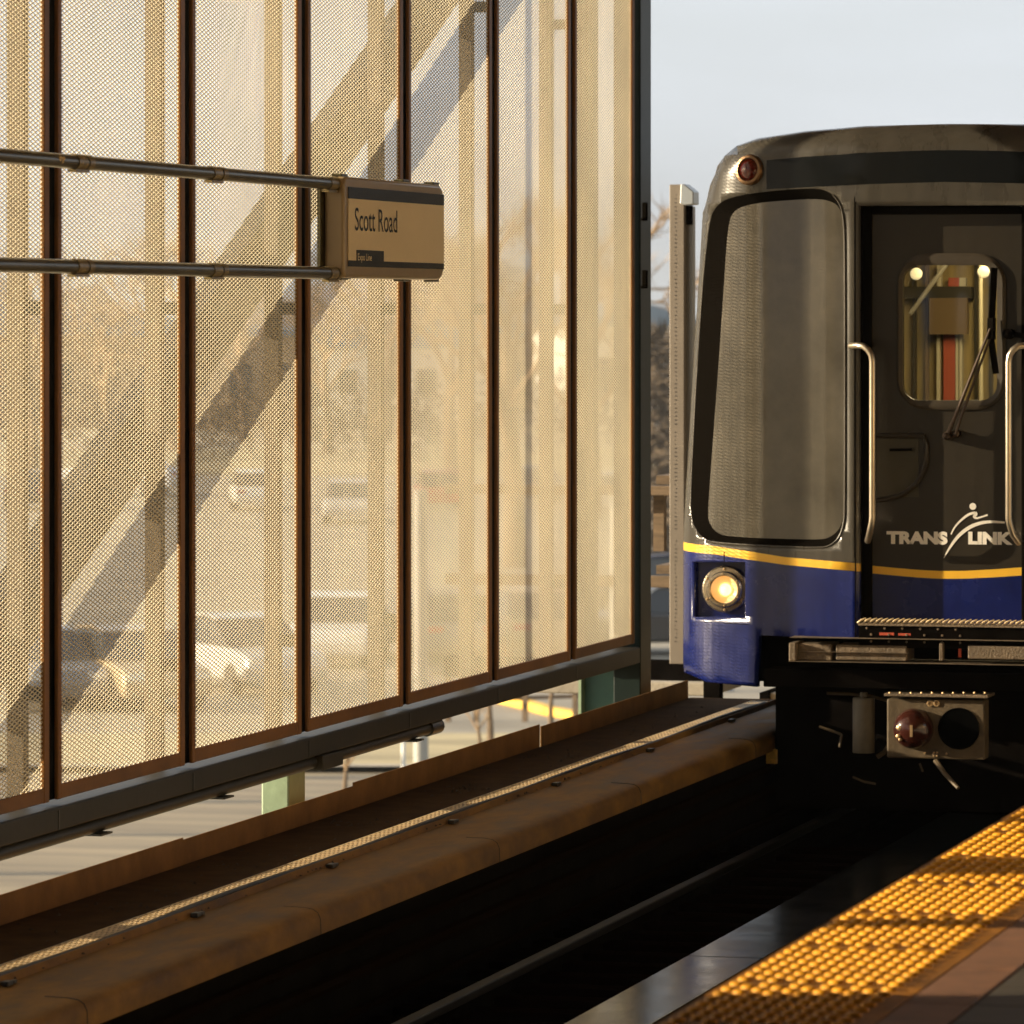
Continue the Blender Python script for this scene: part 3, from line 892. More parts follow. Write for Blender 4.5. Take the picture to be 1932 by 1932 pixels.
# headlight pockets
for sg in (-1, 1):
    p = [(x if sg < 0 else -x, z) for x, z in hl]
    Yb = max(front(*q) for q in p) + 0.03
    n = 4
    b = MB(); b.add([W3(*q, -0.001) for q in p] + [(XC + q[0], Yb, q[1]) for q in p], [(i, (i + 1) % n, (i + 1) % n + n, i + n) for i in range(n)] + [(4, 5, 6, 7)])
    hp = b.build('headlight', M_blue, T)
    cx, cz = tp(1358.5, 1114); cx *= (1 if sg < 0 else -1)
    Yh = Yb - 0.004
    c = (XC + cx, Yh, cz)
    b = MB(); b.lathe(c, (0, -1, 0), [(0.113, 0), (0.113, 0.018), (0.106, 0.024), (0.088, 0.026), (0.087, 0.016), (0.080, 0.012)], 40)
    smooth_angle(b.build('outer_ring', M_chrome, hp), 30)
    b = MB(); b.lathe(c, (0, -1, 0), [(0.088, 0.012), (0.088, 0.045), (0.082, 0.052), (0.070, 0.053), (0.066, 0.048), (0.066, 0.02)], 40)
    smooth_angle(b.build('inner_ring', M_chrome, hp), 30)
    b = MB()
    for q in range(6):
        a = math.radians(90 + 60 * q)
        b.lathe((c[0] + 0.099 * math.cos(a), Yh - 0.026, c[2] + 0.099 * math.sin(a)), (0, -1, 0), [(0.007, 0), (0.007, 0.006), (0, 0.008)], 8)
        a += 0.05
        b.lathe((c[0] + 0.077 * math.cos(a), Yh - 0.052, c[2] + 0.077 * math.sin(a)), (0, -1, 0), [(0.005, 0), (0.005, 0.005), (0, 0.006)], 8)
    b.build('screw', M_brass, hp)
    b = MB(); b.lathe(c, (0, -1, 0), [(0.0655, 0.040), (0.045, 0.028), (0.022, 0.018), (0.001, 0.016)], 32); smooth_angle(b.build('reflector', M_lamp if sg < 0 else M_chrome, hp), 60)
    b = MB(); b.lathe((c[0] + 0.002, Yh, c[2] - 0.002), (0, -1, 0), [(0.030, 0.022), (0.026, 0.034), (0.012, 0.040), (0.001, 0.041)], 16); smooth_angle(b.build('bulb', M_filament if sg < 0 else M_chrome, hp), 60)
    b = MB(); b.lathe(c, (0, -1, 0), [(0.066, 0.047), (0.05, 0.055), (0.025, 0.060), (0.001, 0.061)], 32); smooth_angle(b.build('lens', M_lensglass, hp), 60)
    # lip under the pocket
    b = MB(); b.bar(W3(p[3][0], p[3][1] - 0.003, 0.002), W3(p[2][0], p[2][1] - 0.003, 0.002), 0.006, 0.006); b.build('pocket_lip', M_blue, hp)
    # red marker light up in the corner
    mx, mz = tp(1416, 321); mx *= (1 if sg < 0 else -1)
    nrm = Vector((-0.35 if sg < 0 else 0.35, -1, 0.10)).normalized()
    mc = Vector(W3(mx, mz, -0.012))
    b = MB(); b.lathe(mc, nrm, [(0.074, -0.03), (0.074, 0.022), (0.068, 0.032), (0.056, 0.034), (0.053, 0.022), (0.050, 0.012)], 36)
    mk = b.build('marker_light', mat('marker_ring', (0.18, 0.10, 0.045), 0.35, 0.6), T); smooth_angle(mk, 30)
    b = MB(); b.lathe(mc, nrm, [(0.0535, 0.014), (0.045, 0.030), (0.03, 0.041), (0.012, 0.047), (0.001, 0.048)], 32); smooth_angle(b.build('marker_lens', M_redlens, mk), 60)

# door in its bay
DD = 0.115
YD = YF + DD
dxp = lambda px: onY(px, 900, YD).x - XC
dzp = lambda py: onY(1780, py, YD).z
dP = lambda px, py: (onY(px, py, YD).x - XC, onY(px, py, YD).z)
b = MB()
for sg in (-1, 1):
    b.box((XC + sg * DX, front(DX, 1) + 0.002, zstep - 0.1), (XC + sg * (DX + 0.02), YD + 0.03, z_dtop + 0.02))
b.box((XC - DX, front(0, z_dtop) + 0.032, z_dtop), (XC + DX, YD + 0.03, z_dtop + 0.02))
b.build('door_bay', M_rubber, T)
b = MB()                                     # rubber seal round the door
b.box((XC - DX, YD - 0.018, zstep - 0.08), (XC - DX + 0.042, YD + 0.01, z_dtop)); b.box((XC + DX - 0.042, YD - 0.018, zstep - 0.08), (XC + DX, YD + 0.01, z_dtop))
b.box((XC - DX + 0.042, YD - 0.018, z_dtop - 0.04), (XC + DX - 0.042, YD + 0.01, z_dtop)); b.build('door_seal', M_rubber, T, bevel=0.006)
x0, x1 = -DX + 0.043, DX - 0.043
z0, z1 = zstep - 0.04, z_dtop - 0.02
w_in = [dP(*p) for p in rrect(1704, 1881.8, 500.4, 755.3, 30, 6)]
w_out = [dP(*p) for p in rrect(1693, 1898, 478, 773, 56, 6)]
dT = [dP(*p) for p in ((1652.6, 1067.4), (1690, 1071.5), (1730, 1075), (1773.6, 1077.3), (1820, 1077), (1870, 1074.5), (1927.6, 1070.4))]
dB = [dP(*p) for p in ((1652.6, 1082), (1690, 1086), (1730, 1089.5), (1773.6, 1092), (1820, 1091.8), (1870, 1089.5), (1927.6, 1085.8))]
for l in (dT, dB): l[0] = (x0, l[0][1]); l[-1] = (x1, l[-1][1])
rv, fs = fill2d([(x0, z0), (x1, z0), (x1, z1), (x0, z1)], [w_in], [dT, dB], 0.06)
b = MB(); b.v = [(XC + v.x, YD, v.y) for v in rv]
for f, (x, z) in fs:
    b.f.append(f); b.m.append(0 if z > interp(dT, x) else (1 if z > interp(dB, x) else 2))
door = b.build('door', [M_doorgrey, M_yel, M_blue], T)
n = len(w_in)
b = MB()
ring = [(w_out, 0.0), (w_out, 0.012), ([((a[0] * .35 + c[0] * .65), (a[1] * .35 + c[1] * .65)) for a, c in zip(w_in, w_out)], 0.020), (w_in, 0.014), (w_in, -0.03)]
vs = []
for lp, o in ring: vs += [(XC + p[0], YD - o, p[1]) for p in lp]
b.add(vs, [(k * n + i, k * n + (i + 1) % n, (k + 1) * n + (i + 1) % n, (k + 1) * n + i) for k in range(len(ring) - 1) for i in range(n)])
dw = b.build('door_window', mat('window_gasket', (0.05, 0.04, 0.028), 0.4), door); smooth_angle(dw, 40)
b = MB(); b.add([(XC + p[0], YD + 0.012, p[1]) for p in w_in], [tuple(range(n))]); b.build('window_glass', M_doorglass, door)
# recessed latch with a curved guard
b = MB(); q0 = dP(1654, 826); q1 = dP(1741, 938)
b.box((XC + q0[0], YD - 0.003, q1[1]), (XC + q1[0] - 0.02, YD + 0.002, q0[1])); b.build('latch_plate', M_in_dark, door)
b = MB()
pth = [dP(*p) for p in ((1654, 822), (1744, 822), (1749, 840), (1749, 868), (1742, 892), (1728, 914), (1707, 931), (1682, 940), (1655, 944))]
b.tube([(XC + x, YD - 0.012, z) for x, z in pth], 0.012, 8); smooth_angle(b.build('latch_guard', mat('guard_black', (0.035, 0.028, 0.02), 0.35), door))
b = MB(); a_ = dP(1680, 849); c_ = dP(1722, 848); b.bar((XC + a_[0], YD - 0.02, a_[1]), (XC + c_[0], YD - 0.02, c_[1]), 0.012, 0.012); b.build('latch_handle', M_dark, door)
# grab rails
for sg in (-1, 1):
    pr = [(1605, 652.6), (1618, 651.5), (1629, 653), (1638, 660), (1644, 670), (1646, 682), (1646, 800), (1646, 975), (1645, 985), (1641, 1005), (1637, 1021)]
    so = [0.0, 0.045, 0.06, 0.065, 0.065, 0.065, 0.065, 0.065, 0.06, 0.045, -0.01]
    pts = []
    for (px, py), o in zip(pr, so):
        p = onY(px, py, YF - o); x = p.x - XC
        if o == 0.0: p = Vector(W3(*tp(px, py)))
        pts.append(Vector((XC + (p.x - XC) * (1 if sg < 0 else -1), p.y, p.z)))
    b = MB(); b.tube(pts, 0.0155, 12); smooth_angle(b.build('grab_rail', M_steel, T), 60)
# wiper
wp = lambda px, py, o: tuple(onY(px, py, YD - o))
wt = MB(); wt.tube([wp(1787, 823, 0.05), wp(1800, 790, 0.07), wp(1868, 620, 0.07)], [0.012, 0.010, 0.006], 8); wt.tube([wp(1803, 820, 0.05), wp(1812, 790, 0.06), wp(1874, 622, 0.06)], [0.009, 0.007, 0.005], 8)
wt.lathe(Vector(wp(1790, 822, 0.0)), (0, -1, 0), [(0.022, 0), (0.022, 0.05), (0.015, 0.07), (0, 0.075)], 14); wt.lathe(Vector(wp(1806, 818, 0.0)), (0, -1, 0), [(0.018, 0), (0.018, 0.05), (0, 0.06)], 14)
wip = wt.build('wiper', mat('wiper_metal', (0.06, 0.04, 0.028), 0.3, 0.5), T); smooth_angle(wip, 40)
b = MB(); b.bar(wp(1876, 505, 0.045), wp(1871, 600, 0.05), 0.014, 0.03); b.bar(wp(1871, 600, 0.05), wp(1870, 640, 0.055), 0.03, 0.03); b.bar(wp(1870, 640, 0.05), wp(1879, 705, 0.045), 0.014, 0.03)
b.build('wiper_blade', M_rubber, wip)
b = MB(); b.bar(wp(1932, 634, 0.03), wp(1908, 630, 0.03), 0.02, 0.025); b.lathe(Vector(wp(1905, 630, 0.0)), (0, -1, 0), [(0.025, 0), (0.025, 0.05), (0, 0.06)], 12); b.build('door_hinge', M_dark, T)
# lettering and emblem on the door
dpl = lambda x, z, o: (XC + x, YD - o, z)
a_ = dP(1672.8, 1026.4); c_ = dP(1788, 1003.0)
text_obj('lettering', 'TRANS', M_white_p, door, a_[0], c_[0], a_[1], c_[1], dpl, 0.06, 0.003)
a_ = dP(1827, 1027); c_ = dP(1911, 1004)
text_obj('lettering', 'LINK', M_white_p, door, a_[0], c_[0], a_[1], c_[1], dpl, 0.06, 0.003)
zP = lambda x, y: dP((2500 + x / 3.22) * .644, (1250 + y / 3.22) * .644)


def ribbon(cpts, name):
    """tapered brush stroke: (x, y, half width)"""
    L = []; R = []
    pp = []
    for i in range(len(cpts) - 1):
        p0 = cpts[max(0, i - 1)]; p1 = cpts[i]; p2 = cpts[i + 1]; p3 = cpts[min(len(cpts) - 1, i + 2)]
        for k in range(5):
            t = k / 5
            pp.append(tuple(0.5 * ((2 * p1[j]) + (-p0[j] + p2[j]) * t + (2 * p0[j] - 5 * p1[j] + 4 * p2[j] - p3[j]) * t * t + (-p0[j] + 3 * p1[j] - 3 * p2[j] + p3[j]) * t ** 3) for j in range(3)))
    pp.append(cpts[-1])
    for i, (x, y, w) in enumerate(pp):
        xa, ya_, _ = pp[max(0, i - 1)]; xb, yb_, _ = pp[min(len(pp) - 1, i + 1)]
        l = math.hypot(xb - xa, yb_ - ya_) or 1
        nx, ny = -(yb_ - ya_) / l, (xb - xa) / l
        L.append(zP(x + nx * w, y + ny * w)); R.append(zP(x - nx * w, y - ny * w))
    b = MB(); n = len(L)
    b.add([(XC + p[0], YD - 0.003, p[1]) for p in L + R], [(i, i + 1, n + i + 1, n + i) for i in range(n - 1)])
    return b


eb = ribbon([(855, 1240, 3), (905, 1150, 10), (985, 1040, 15), (1080, 960, 17), (1180, 915, 16), (1290, 897, 13), (1430, 904, 9)], 'emblem')
for rb in (ribbon([(922, 1016, 6), (960, 945, 8), (1020, 880, 10), (1090, 828, 12), (1150, 812, 12)], 'e'),
           ribbon([(1150, 806, 12), (1158, 826, 14), (1142, 848, 14), (1165, 862, 10), (1215, 850, 8), (1268, 832, 8)], 'e')):
    eb.add(rb.v, rb.f)
cc = zP(1128, 752); rr = abs(zP(1160, 752)[0] - cc[0])
eb.add([(XC + cc[0] + rr * math.cos(q * PI / 12), YD - 0.0034, cc[1] + rr * math.sin(q * PI / 12)) for q in range(24)], [tuple(range(24))])
eb.build('emblem', M_white_p, door)
# inside of the car, seen through the door window
YI = YF + 3.2
iP = lambda px, py, Y=YI: onY(px, py, Y)


def ibox(name, m, px0, py0, px1, py1, Y=YI, d=0.04, par=None, off=0.0):
    a = onY(px0, py0, Y - off); c = onY(px1, py1, Y - off)
    b = MB(); b.box((a.x, Y - off, a.z), (c.x, Y - off + d, c.z)); return b.build(name, m, par)


b = MB(); b.box((XC - 1.15, YI + 0.01, -0.05), (XC + 1.15, YI + 0.06, 2.1)); cab = b.build('cabin_partition', M_in_wall, T)
ibox('partition_header', M_in_dark, 1690, 541, 1832, 562, d=0.09, par=cab, off=0.10)
ibox('brown_panel', M_in_brown, 1753, 562.5, 1825, 631, d=0.05, par=cab, off=0.12)
ibox('red_strip', M_in_red, 1780, 631, 1802, 830, par=cab, off=0.06)
ibox('cream_strip', M_in_cream, 1767, 631, 1774, 830, par=cab, off=0.06)
ibox('cream_strip', M_in_cream, 1803, 631, 1808, 830, par=cab, off=0.062)
ibox('cream_strip', M_in_cream, 1810, 631, 1815, 830, par=cab, off=0.062)
ibox('red_strip', M_in_red, 1789, 524, 1809, 540, par=cab, off=0.06)
ibox('cream_strip', M_in_cream, 1810, 524, 1822, 540, par=cab, off=0.06)
ibox('cream_strip', M_in_cream, 1768, 500, 1776, 540, par=cab, off=0.06)
for px in (1722, 1745, 1838, 1866):
    ibox('wall_rib', M_in_dark if px != 1745 else M_in_brown, px, 470, px + 6, 860, par=cab, off=0.03)
for px, py in ((1729, 516.7), (1856, 513)):
    c = onY(px, py, YI - 0.9)
    b = MB(); b.lathe(c, (0, -1, 0), [(0.031, 0), (0.031, 0.012), (0.02, 0.02), (0.001, 0.022)], 24); smooth_angle(b.build('cabin_lamp', M_roundlamp, T), 60)
b = MB(); b.tube([onY(1850, 440, YI - 0.6), onY(1851.5, 860, YI - 0.6)], 0.011, 10); smooth_angle(b.build('stanchion', M_in_cream, T), 60)
b = MB(); b.tube([onY(1786, 498, YI - 1.2), onY(1717, 592, YI - 1.2)], 0.012, 10); smooth_angle(b.build('cabin_handrail', mat('grey_handrail', (0.3, 0.27, 0.2), 0.4), T), 60)
b = MB(); b.box((XC - 0.9, YF + 0.5, 2.02), (XC + 0.9, YI - 0.1, 2.06)); b.build('cabin_ceiling', M_in_wall, T)
b = MB(); b.box((XC - 0.25, YF + 1.0, 1.985), (XC + 0.25, YF + 2.6, 2.015)); b.build('cabin_light', mat('cabin_light_tube', (1, .9, .6), 0.4, emit=(1.0, 0.80, 0.46), estr=4.0), T)

# step with a twisted tread, buffer beam, boxes
a_ = onY(1631, 1171, YF - 0.02); c_ = onY(1930, 1172, YF - 0.02)
b = MB()
nseg = 30; xs0, xs1 = XC - DX + 0.003, XC + DX
for i in range(nseg):
    x = xs0 + (xs1 - xs0) * i / nseg; w = (xs1 - xs0) / nseg
    b.tube([(x - 0.006, YF - 0.026, a_.z - 0.010), (x + w * 0.5, YF - 0.036, a_.z + 0.002), (x + w + 0.008, YF - 0.026, a_.z + 0.013)], [0.0035, 0.0062, 0.0035], 6)
st = b.build('step_tread', mat('worn_tread_metal', (0.70, 0.54, 0.32), 0.35, 0.2, var=0.2, scale=20), T); smooth_angle(st, 60)
b = MB(); b.box((XC - DX, YF - 0.03, a_.z - 0.022), (XC + DX, YD + 0.05, a_.z - 0.012)); b.build('step_plate', M_cast, st)
z1_ = a_.z - 0.023
b = MB(); b.box((XC - DX + 0.001, YF - 0.012, z1_ - 0.105), (XC + DX, YF + 0.25, z1_)); bb = b.build('buffer_beam', M_dark, T, bevel=0.004)
for zz in (z1_ - 0.012, z1_ - 0.042, z1_ - 0.075):
    for i in range(6):
        b = MB(); b.lathe((XC - DX + 0.04 + i * 0.085 + (0.02 if zz < z1_ - 0.03 else 0), YF - 0.012, zz), (0, -1, 0), [(0.006, 0), (0.005, 0.005), (0, 0.006)], 8); b.build('rivet', M_cast, bb)
b = MB(); b.box((XC - 0.30, YF - 0.0135, z1_ - 0.045), (XC - 0.23, YF - 0.011, z1_ - 0.032)); b.box((XC - 0.21, YF - 0.0135, z1_ - 0.045), (XC - 0.15, YF - 0.011, z1_ - 0.034)); b.build('red_mark', M_redpaint, bb)


def ub(name, m, px0, py0, px1, py1, Y=YF + 0.06, d=0.25, bevel=0.006, par=None):
    a = onY(px0, py0, Y); c = onY(px1, py1, Y)
    b = MB(); b.box((a.x, Y, a.z), (c.x, Y + d, c.z)); return b.build(name, m, par or T, bevel=bevel)


fr_ = ub('bumper_frame', M_cast, 1489, 1203, 2080, 1212, YF - 0.07, 0.3)
ub('bottom_rail', M_cast, 1487, 1248, 2080, 1258, YF - 0.065, 0.3, par=fr_)
ub('frame_stile', M_cast, 1488, 1212.5, 1502, 1247.5, YF - 0.058, 0.2, par=fr_)
ub('middle_rail', M_cast, 1502.5, 1229, 1712, 1233, YF - 0.04, 0.06, bevel=0.003, par=fr_)
ub('rough_block', M_cast, 1503, 1214, 1569, 1247, YF - 0.015, 0.2, par=fr_)
ub('rough_block', M_cast, 1577, 1216, 1711, 1247.5, YF - 0.015, 0.2, par=fr_)
ub('frame_post', M_cast, 1772, 1213, 1779, 1247, YF - 0.05, 0.04, bevel=0.003, par=fr_)
ub('rough_block', M_cast, 1826, 1218, 2080, 1247.5, YF - 0.04, 0.2, par=fr_)
ub('red_mark', M_redpaint, 1808, 1224, 1813, 1240, YF - 0.02, 0.02, bevel=0, par=fr_)
ub('frame_back', M_dark, 1440, 1203, 2080, 1275, YF + 0.32, 0.05, bevel=0)
ub('under_beam', M_dark, 1440, 1262, 2080, 1308, YF + 0.12, 0.4)
for sg in (-1, 1):
    b = MB(); b.box((XC + sg * 1.02, YF + 0.35, z_leg + 0.01), (XC + sg * 0.93, YF + 0.75, z_low)); b.build('skirt_return', M_dark, T)
    x = XC + sg * 0.7175
    b = MB()
    b.lathe((x - 0.06, YF + 1.6, -0.955 + 0.235), (1, 0, 0), [(0.0, 0), (0.235, 0), (0.235, 0.10), (0.26, 0.12), (0, 0.12)], 32)
    smooth_angle(b.build('wheel', M_dark, T), 30)
# coupler head
cp = ub('coupler_plate', M_plate, 1673, 1318, 1858, 1434, YF + 0.10, 0.12, bevel=0.008)
ub('plate_flange', M_cast, 1668, 1308, 1864, 1317.5, YF + 0.06, 0.2, bevel=0.003, par=cp)
for i in range(10):
    b = MB(); p = onY(1678 + i * 20, 1308, YF + 0.06); b.lathe((p.x, p.y + 0.012, p.z - 0.001), (0, 0, 1), [(0.007, 0), (0.006, 0.006), (0, 0.008)], 8); b.build('rivet', M_brass, cp)
p = onY(1724, 1374.7, YF + 0.10)
b = MB(); b.lathe((p.x, YF + 0.099, p.z), (0, -1, 0), [(0.096, 0), (0.094, 0.03), (0.085, 0.06), (0.066, 0.085), (0.04, 0.10), (0.001, 0.105)], 36); smooth_angle(b.build('coupler_dome', M_reddome, cp), 60)
b = MB()
for dx_, dz_, r_ in ((-0.05, 0.01, 0.012), (-0.055, -0.03, 0.010), (-0.045, -0.045, 0.008)):
    b.lathe((p.x + dx_, YF + 0.02, p.z + dz_), (-0.3, -1, 0), [(r_, 0), (r_, 0.018), (0, 0.022)], 10)
b.box((p.x + 0.002, YF - 0.016, p.z - 0.03), (p.x + 0.014, YF + 0.0, p.z + 0.025))
b.build('contact_pin', M_brass, cp)
p = onY(1809, 1374.7, YF + 0.10)
b = MB(); b.lathe((p.x, YF + 0.098, p.z), (0, -1, 0), [(0.0, 0.0005), (0.090, 0.001), (0.094, 0.001), (0.097, 0.006), (0.099, 0.0)], 36); b.build('coupler_socket', mat('socket_black', (0.0025, 0.0025, 0.0025), 0.9, spec=0.0), cp)
b = MB()
for px, m in ((1755, 0), (1767, 0)):
    p = onY(px, 1327, YF + 0.10); b.lathe((p.x, p.y - 0.001, p.z), (0, -1, 0), [(0.016, 0), (0.016, 0.006), (0.009, 0.007), (0.008, 0.002), (0, 0.002)], 16)
for px, py in ((1762, 1420), (1768, 1420), (1762, 1426), (1768, 1426), (1745, 1421), (1786, 1422)):
    p = onY(px, py, YF + 0.10); b.lathe((p.x, p.y - 0.001, p.z), (0, -1, 0), [(0.0055, 0), (0.005, 0.008), (0, 0.009)], 8)
b.build('bolt', M_brass, cp)
b = MB(); pa = onY(1766, 1436, YF + 0.12); pb = onY(1783, 1460, YF + 0.0); pc = onY(1808, 1487, YF - 0.06)
b.tube([pa, pb, pc], [0.014, 0.011, 0.009], 8); smooth_angle(b.build('release_lever', M_plate, T))
p = onY(1629.5, 1420, YF + 0.22); q = onY(1629.5, 1316, YF + 0.22)
b = MB(); b.lathe((p.x, YF + 0.22, p.z), (0, 0, 1), [(0, 0), (0.052, 0.0), (0.053, 0.005), (0.053, q.z - p.z - 0.006), (0.050, q.z - p.z), (0.02, q.z - p.z + 0.002), (0.018, q.z - p.z + 0.025), (0, q.z - p.z + 0.026)], 28)
smooth_angle(b.build('air_cylinder', mat('cylinder_paint', (0.11, 0.095, 0.07), 0.5, var=0.2, scale=10), T), 30)
for pth, rr in (([(1560, 1308), (1600, 1309), (1640, 1313), (1675, 1322)], 0.008), ([(1546, 1371), (1570, 1379), (1588, 1386)], 0.007), ([(1588, 1386), (1584, 1410)], 0.007), ([(1609, 1466), (1630, 1475), (1652, 1479)], 0.006),
                ([(1655, 1428), (1668, 1420), (1678, 1405)], 0.012), ([(1735, 1440), (1741, 1456)], 0.006)):
    b = MB(); b.tube([onY(px, py, YF + 0.26) for px, py in pth], rr, 6); smooth_angle(b.build('hose', M_plate, T))

# ------------------------------------------------------------------ beyond the end post: perforated upright, rails, deck
t = thing('perforated_upright', 'tall pale perforated metal upright between the green post and the train', 'upright', (-6.2, 27.3, -0.4))
pa = onY(1263, 348, 27.3); pb = onY(1291, 1252, 27.3)
b = MB(); b.box((pa.x, 27.3, -0.42), (pb.x, 27.42, pa.z)); b.build('web', M_white, t, bevel=0.004)
b = MB(); b.box((pb.x, 27.36, -0.42), (pb.x + 0.035, 27.42, pa.z - 0.12)); b.build('side_flange', mat('galvanised_grey', (0.30, 0.28, 0.25), 0.4, 0.3), t)  # side flange in its own metallic grey
b = MB(); z = -0.3
while z < pa.z - 0.05:
    for dx_ in (0.030, 0.036):
        if random.random() < 0.8: b.box((pa.x + dx_ + random.uniform(-.001, .001), 27.2985, z), (pa.x + dx_ + 0.003, 27.2995, z + 0.006))
    z += 0.022
b.build('perforation', M_hole, t)
b = MB(); b.prism([(pb.x - 0.012, pa.z), (pb.x + 0.005, pa.z + 0.002), (pb.x + 0.06, pa.z - 0.04), (pb.x + 0.06, pa.z - 0.11), (pb.x + 0.015, pa.z - 0.115), (pb.x - 0.016, pa.z - 0.108)],
                  lambda p: (p[0], 27.26, p[1]), lambda p: (p[0], 27.40, p[1])); b.build('bracket', mat('bracket_steel', (0.45, 0.47, 0.47), 0.3, 0.6), t, bevel=0.005)
b = MB(); b.box((pb.x + 0.002, 27.34, pa.z - 0.22), (pb.x + 0.036, 27.355, pa.z - 0.116)); b.build('strap', M_dark, t)

t = thing('guard_rail', 'brown two rail guardrail crossing behind the perforated upright', 'guardrail', (-6.2, 28.5, -0.6))
for py0, py1 in ((917, 936), (1087, 1110)):
    a = onY(1222, py0, 28.4); c = onY(1330, py1, 28.4)
    b = MB(); b.box((a.x - 1.2, 28.4, c.z), (c.x, 28.5, a.z)); b.build('rail', M_timber, t, bevel=0.004)
    b = MB(); b.bar((a.x + 0.06, 28.55, a.z + 0.03), (a.x - 0.04, 36, a.z + 0.03), 0.09, 0.05); b.build('side_rail', M_timber, t)
a = onY(1222, 1246, 28.4); c = onY(1330, 1285, 28.4)
b = MB(); b.box((a.x - 1.2, 28.38, c.z), (c.x, 28.5, a.z)); b.build('kick_board', M_dark, t)
a = onY(1234, 936, 28.55); c = onY(1254, 1040, 28.55)
b = MB(); b.box((a.x, 28.53, c.z), (c.x, 28.6, a.z + 0.02)); b.build('rail_post', M_timber, t)
t = thing('deck_edge', 'concrete deck edge block below the guardrail', 'block', (-6.2, 29, -0.7))
a = onY(1215, 1286, 28.8); c = onY(1345, 1314, 28.8)
b = MB(); b.box((a.x - 1.0, 28.8, c.z), (c.x, 29.6, a.z)); b.build('block', M_conc, t, bevel=0.01)
t = thing('short_support', 'dark square support post below the train skirt', 'post', (-5.4, 27.6, -0.9))
a = onY(1327, 1290, 27.4); c = onY(1357, 1345, 27.4)
b = MB(); b.box((a.x, 27.4, c.z - 0.4), (c.x, 27.5, a.z + 0.15)); b.build('shaft', M_dark, t)
t = thing('ribbed_walkway', 'ribbed metal walkway grating beneath the train nose', 'walkway', (-5.2, 28.5, -0.55))
b = MB()
y = 27.5
while y < 33:
    b.box((-5.75, y, -0.62), (-4.75, y + 0.03, -0.585)); y += 0.075
b.build('grating', M_grate, t)
b = MB(); b.box((-5.80, 27.45, -0.68), (-5.75, 33, -0.58)); b.build('edge_beam', M_dark, t)

# ------------------------------------------------------------------ street and car park below
GZ = -6.0
b = MB(); S = 2500.0
b.add([(-S, -S, GZ), (S, -S, GZ), (S, S, GZ), (-S, S, GZ)], [(0, 1, 2, 3)])
structure(b.build('ground', M_ground, fix=False), 'brown winter ground', 'ground')
Zpy = lambda py: (H - GZ) * FPX / (py - HY)


def strip(name, m, pyn, pyf, lift, pxa=-2500, pxb=3200, tilt=0.0):
    b = MB()
    q = [onZ(pxa, pyn - tilt, GZ), onZ(pxb, pyn + tilt, GZ), onZ(pxb, pyf + tilt, GZ), onZ(pxa, pyf - tilt, GZ)]
    b.add([(p.x, p.y, GZ + lift) for p in q], [(0, 1, 2, 3)])
    return b.build(name, m, fix=False)


structure(strip('road', M_road, 2300, 1462, 0.03), 'worn sunlit road under the screen, tree shadow streaks in its colour', 'road')
o = strip('grass_verge', M_grass, 1458, 1396, 0.12); tag(o, 'pale frosted grass verge beside the road', 'grass', kind='stuff')
structure(strip('kerb', M_conc, 1462, 1458, 0.14), 'concrete kerb along the verge', 'kerb')
structure(strip('car_park', M_asphalt, 1394, 900, 0.03), 'asphalt car park beyond the verge', 'car park')
structure(strip('far_verge', M_grass, 896, 850, 0.05), 'pale grass beyond the car park', 'grass')
# yellow kerb islands
b = MB()
for pth in ([(940, 1325), (985, 1335), (1040, 1350), (1100, 1360), (1180, 1364)], [(1180, 1364), (1260, 1350)]):
    q = [onZ(px, py, GZ + 0.03) for px, py in pth]
    for p0_, p1_ in zip(q, q[1:]): b.bar(p0_ + Vector((0, 0, .08)), p1_ + Vector((0, 0, .08)), 0.28, 0.16)
o = b.build('yellow_kerb', M_ykerb, bevel=0.03); tag(o, 'curved yellow painted kerb at the car park edge', 'kerb')
# pole, thin post, small fence, saplings near the gap
def pole(px, Zd, r0, r1, h, label, cat, m, name, arm=False):
    p = far(px, Zd, GZ)
    t = thing(name, label, cat, p)
    b = MB(); b.tube([p, p + Vector((0, 0, h))], [r0, r1], 14); smooth_angle(b.build('shaft', m, t), 40)
    b = MB(); b.lathe(p, (0, 0, 1), [(r0 * 1.7, 0), (r0 * 1.7, 0.08), (r0 * 1.1, 0.12)], 14); b.build('base', m, t)
    if arm:
        b = MB(); b.tube([p + Vector((0, 0, h - 0.1)), p + Vector((0.9, 0.3, h + 0.25))], 0.05, 8); b.build('arm', m, t)
        b = MB(); b.box(p + Vector((0.7, 0.1, h + 0.2)), p + Vector((1.4, 0.45, h + 0.34))); b.build('pole_head', m, t, bevel=0.03)
    return t


pole(794, 84, 0.125, 0.115, 4.6, 'thick pale grey pole on the grass verge', 'pole', M_polegrey, 'grey_pole')
pole(761, 83, 0.035, 0.035, 2.6, 'thin white post on the grass verge beside the grey pole', 'post', mat('white_post', (0.75, 0.75, 0.7), 0.5), 'white_post')
pole(1362, 101, 0.14, 0.12, 4.5, 'grey pole standing behind the train nose', 'pole', M_polegrey, 'grey_pole')
pole(1180 - 20, 97, 0.1, 0.09, 4.0, 'grey pole by the yellow kerb', 'pole', M_polegrey, 'grey_pole')
pole(716, 88, 0.04, 0.03, 2.4, 'dark slim stake on the verge left of the grey pole', 'stake', M_bark, 'tree_stake')
t = thing('rail_fence', 'low dark two rail fence in front of the car park', 'fence', far(920, 93, GZ))
for zz in (0.45, 0.95):
    b = MB(); b.bar(far(815, 93, GZ + zz), far(1300, 95, GZ + zz), 0.05, 0.07); b.build('rail', M_bark, t)
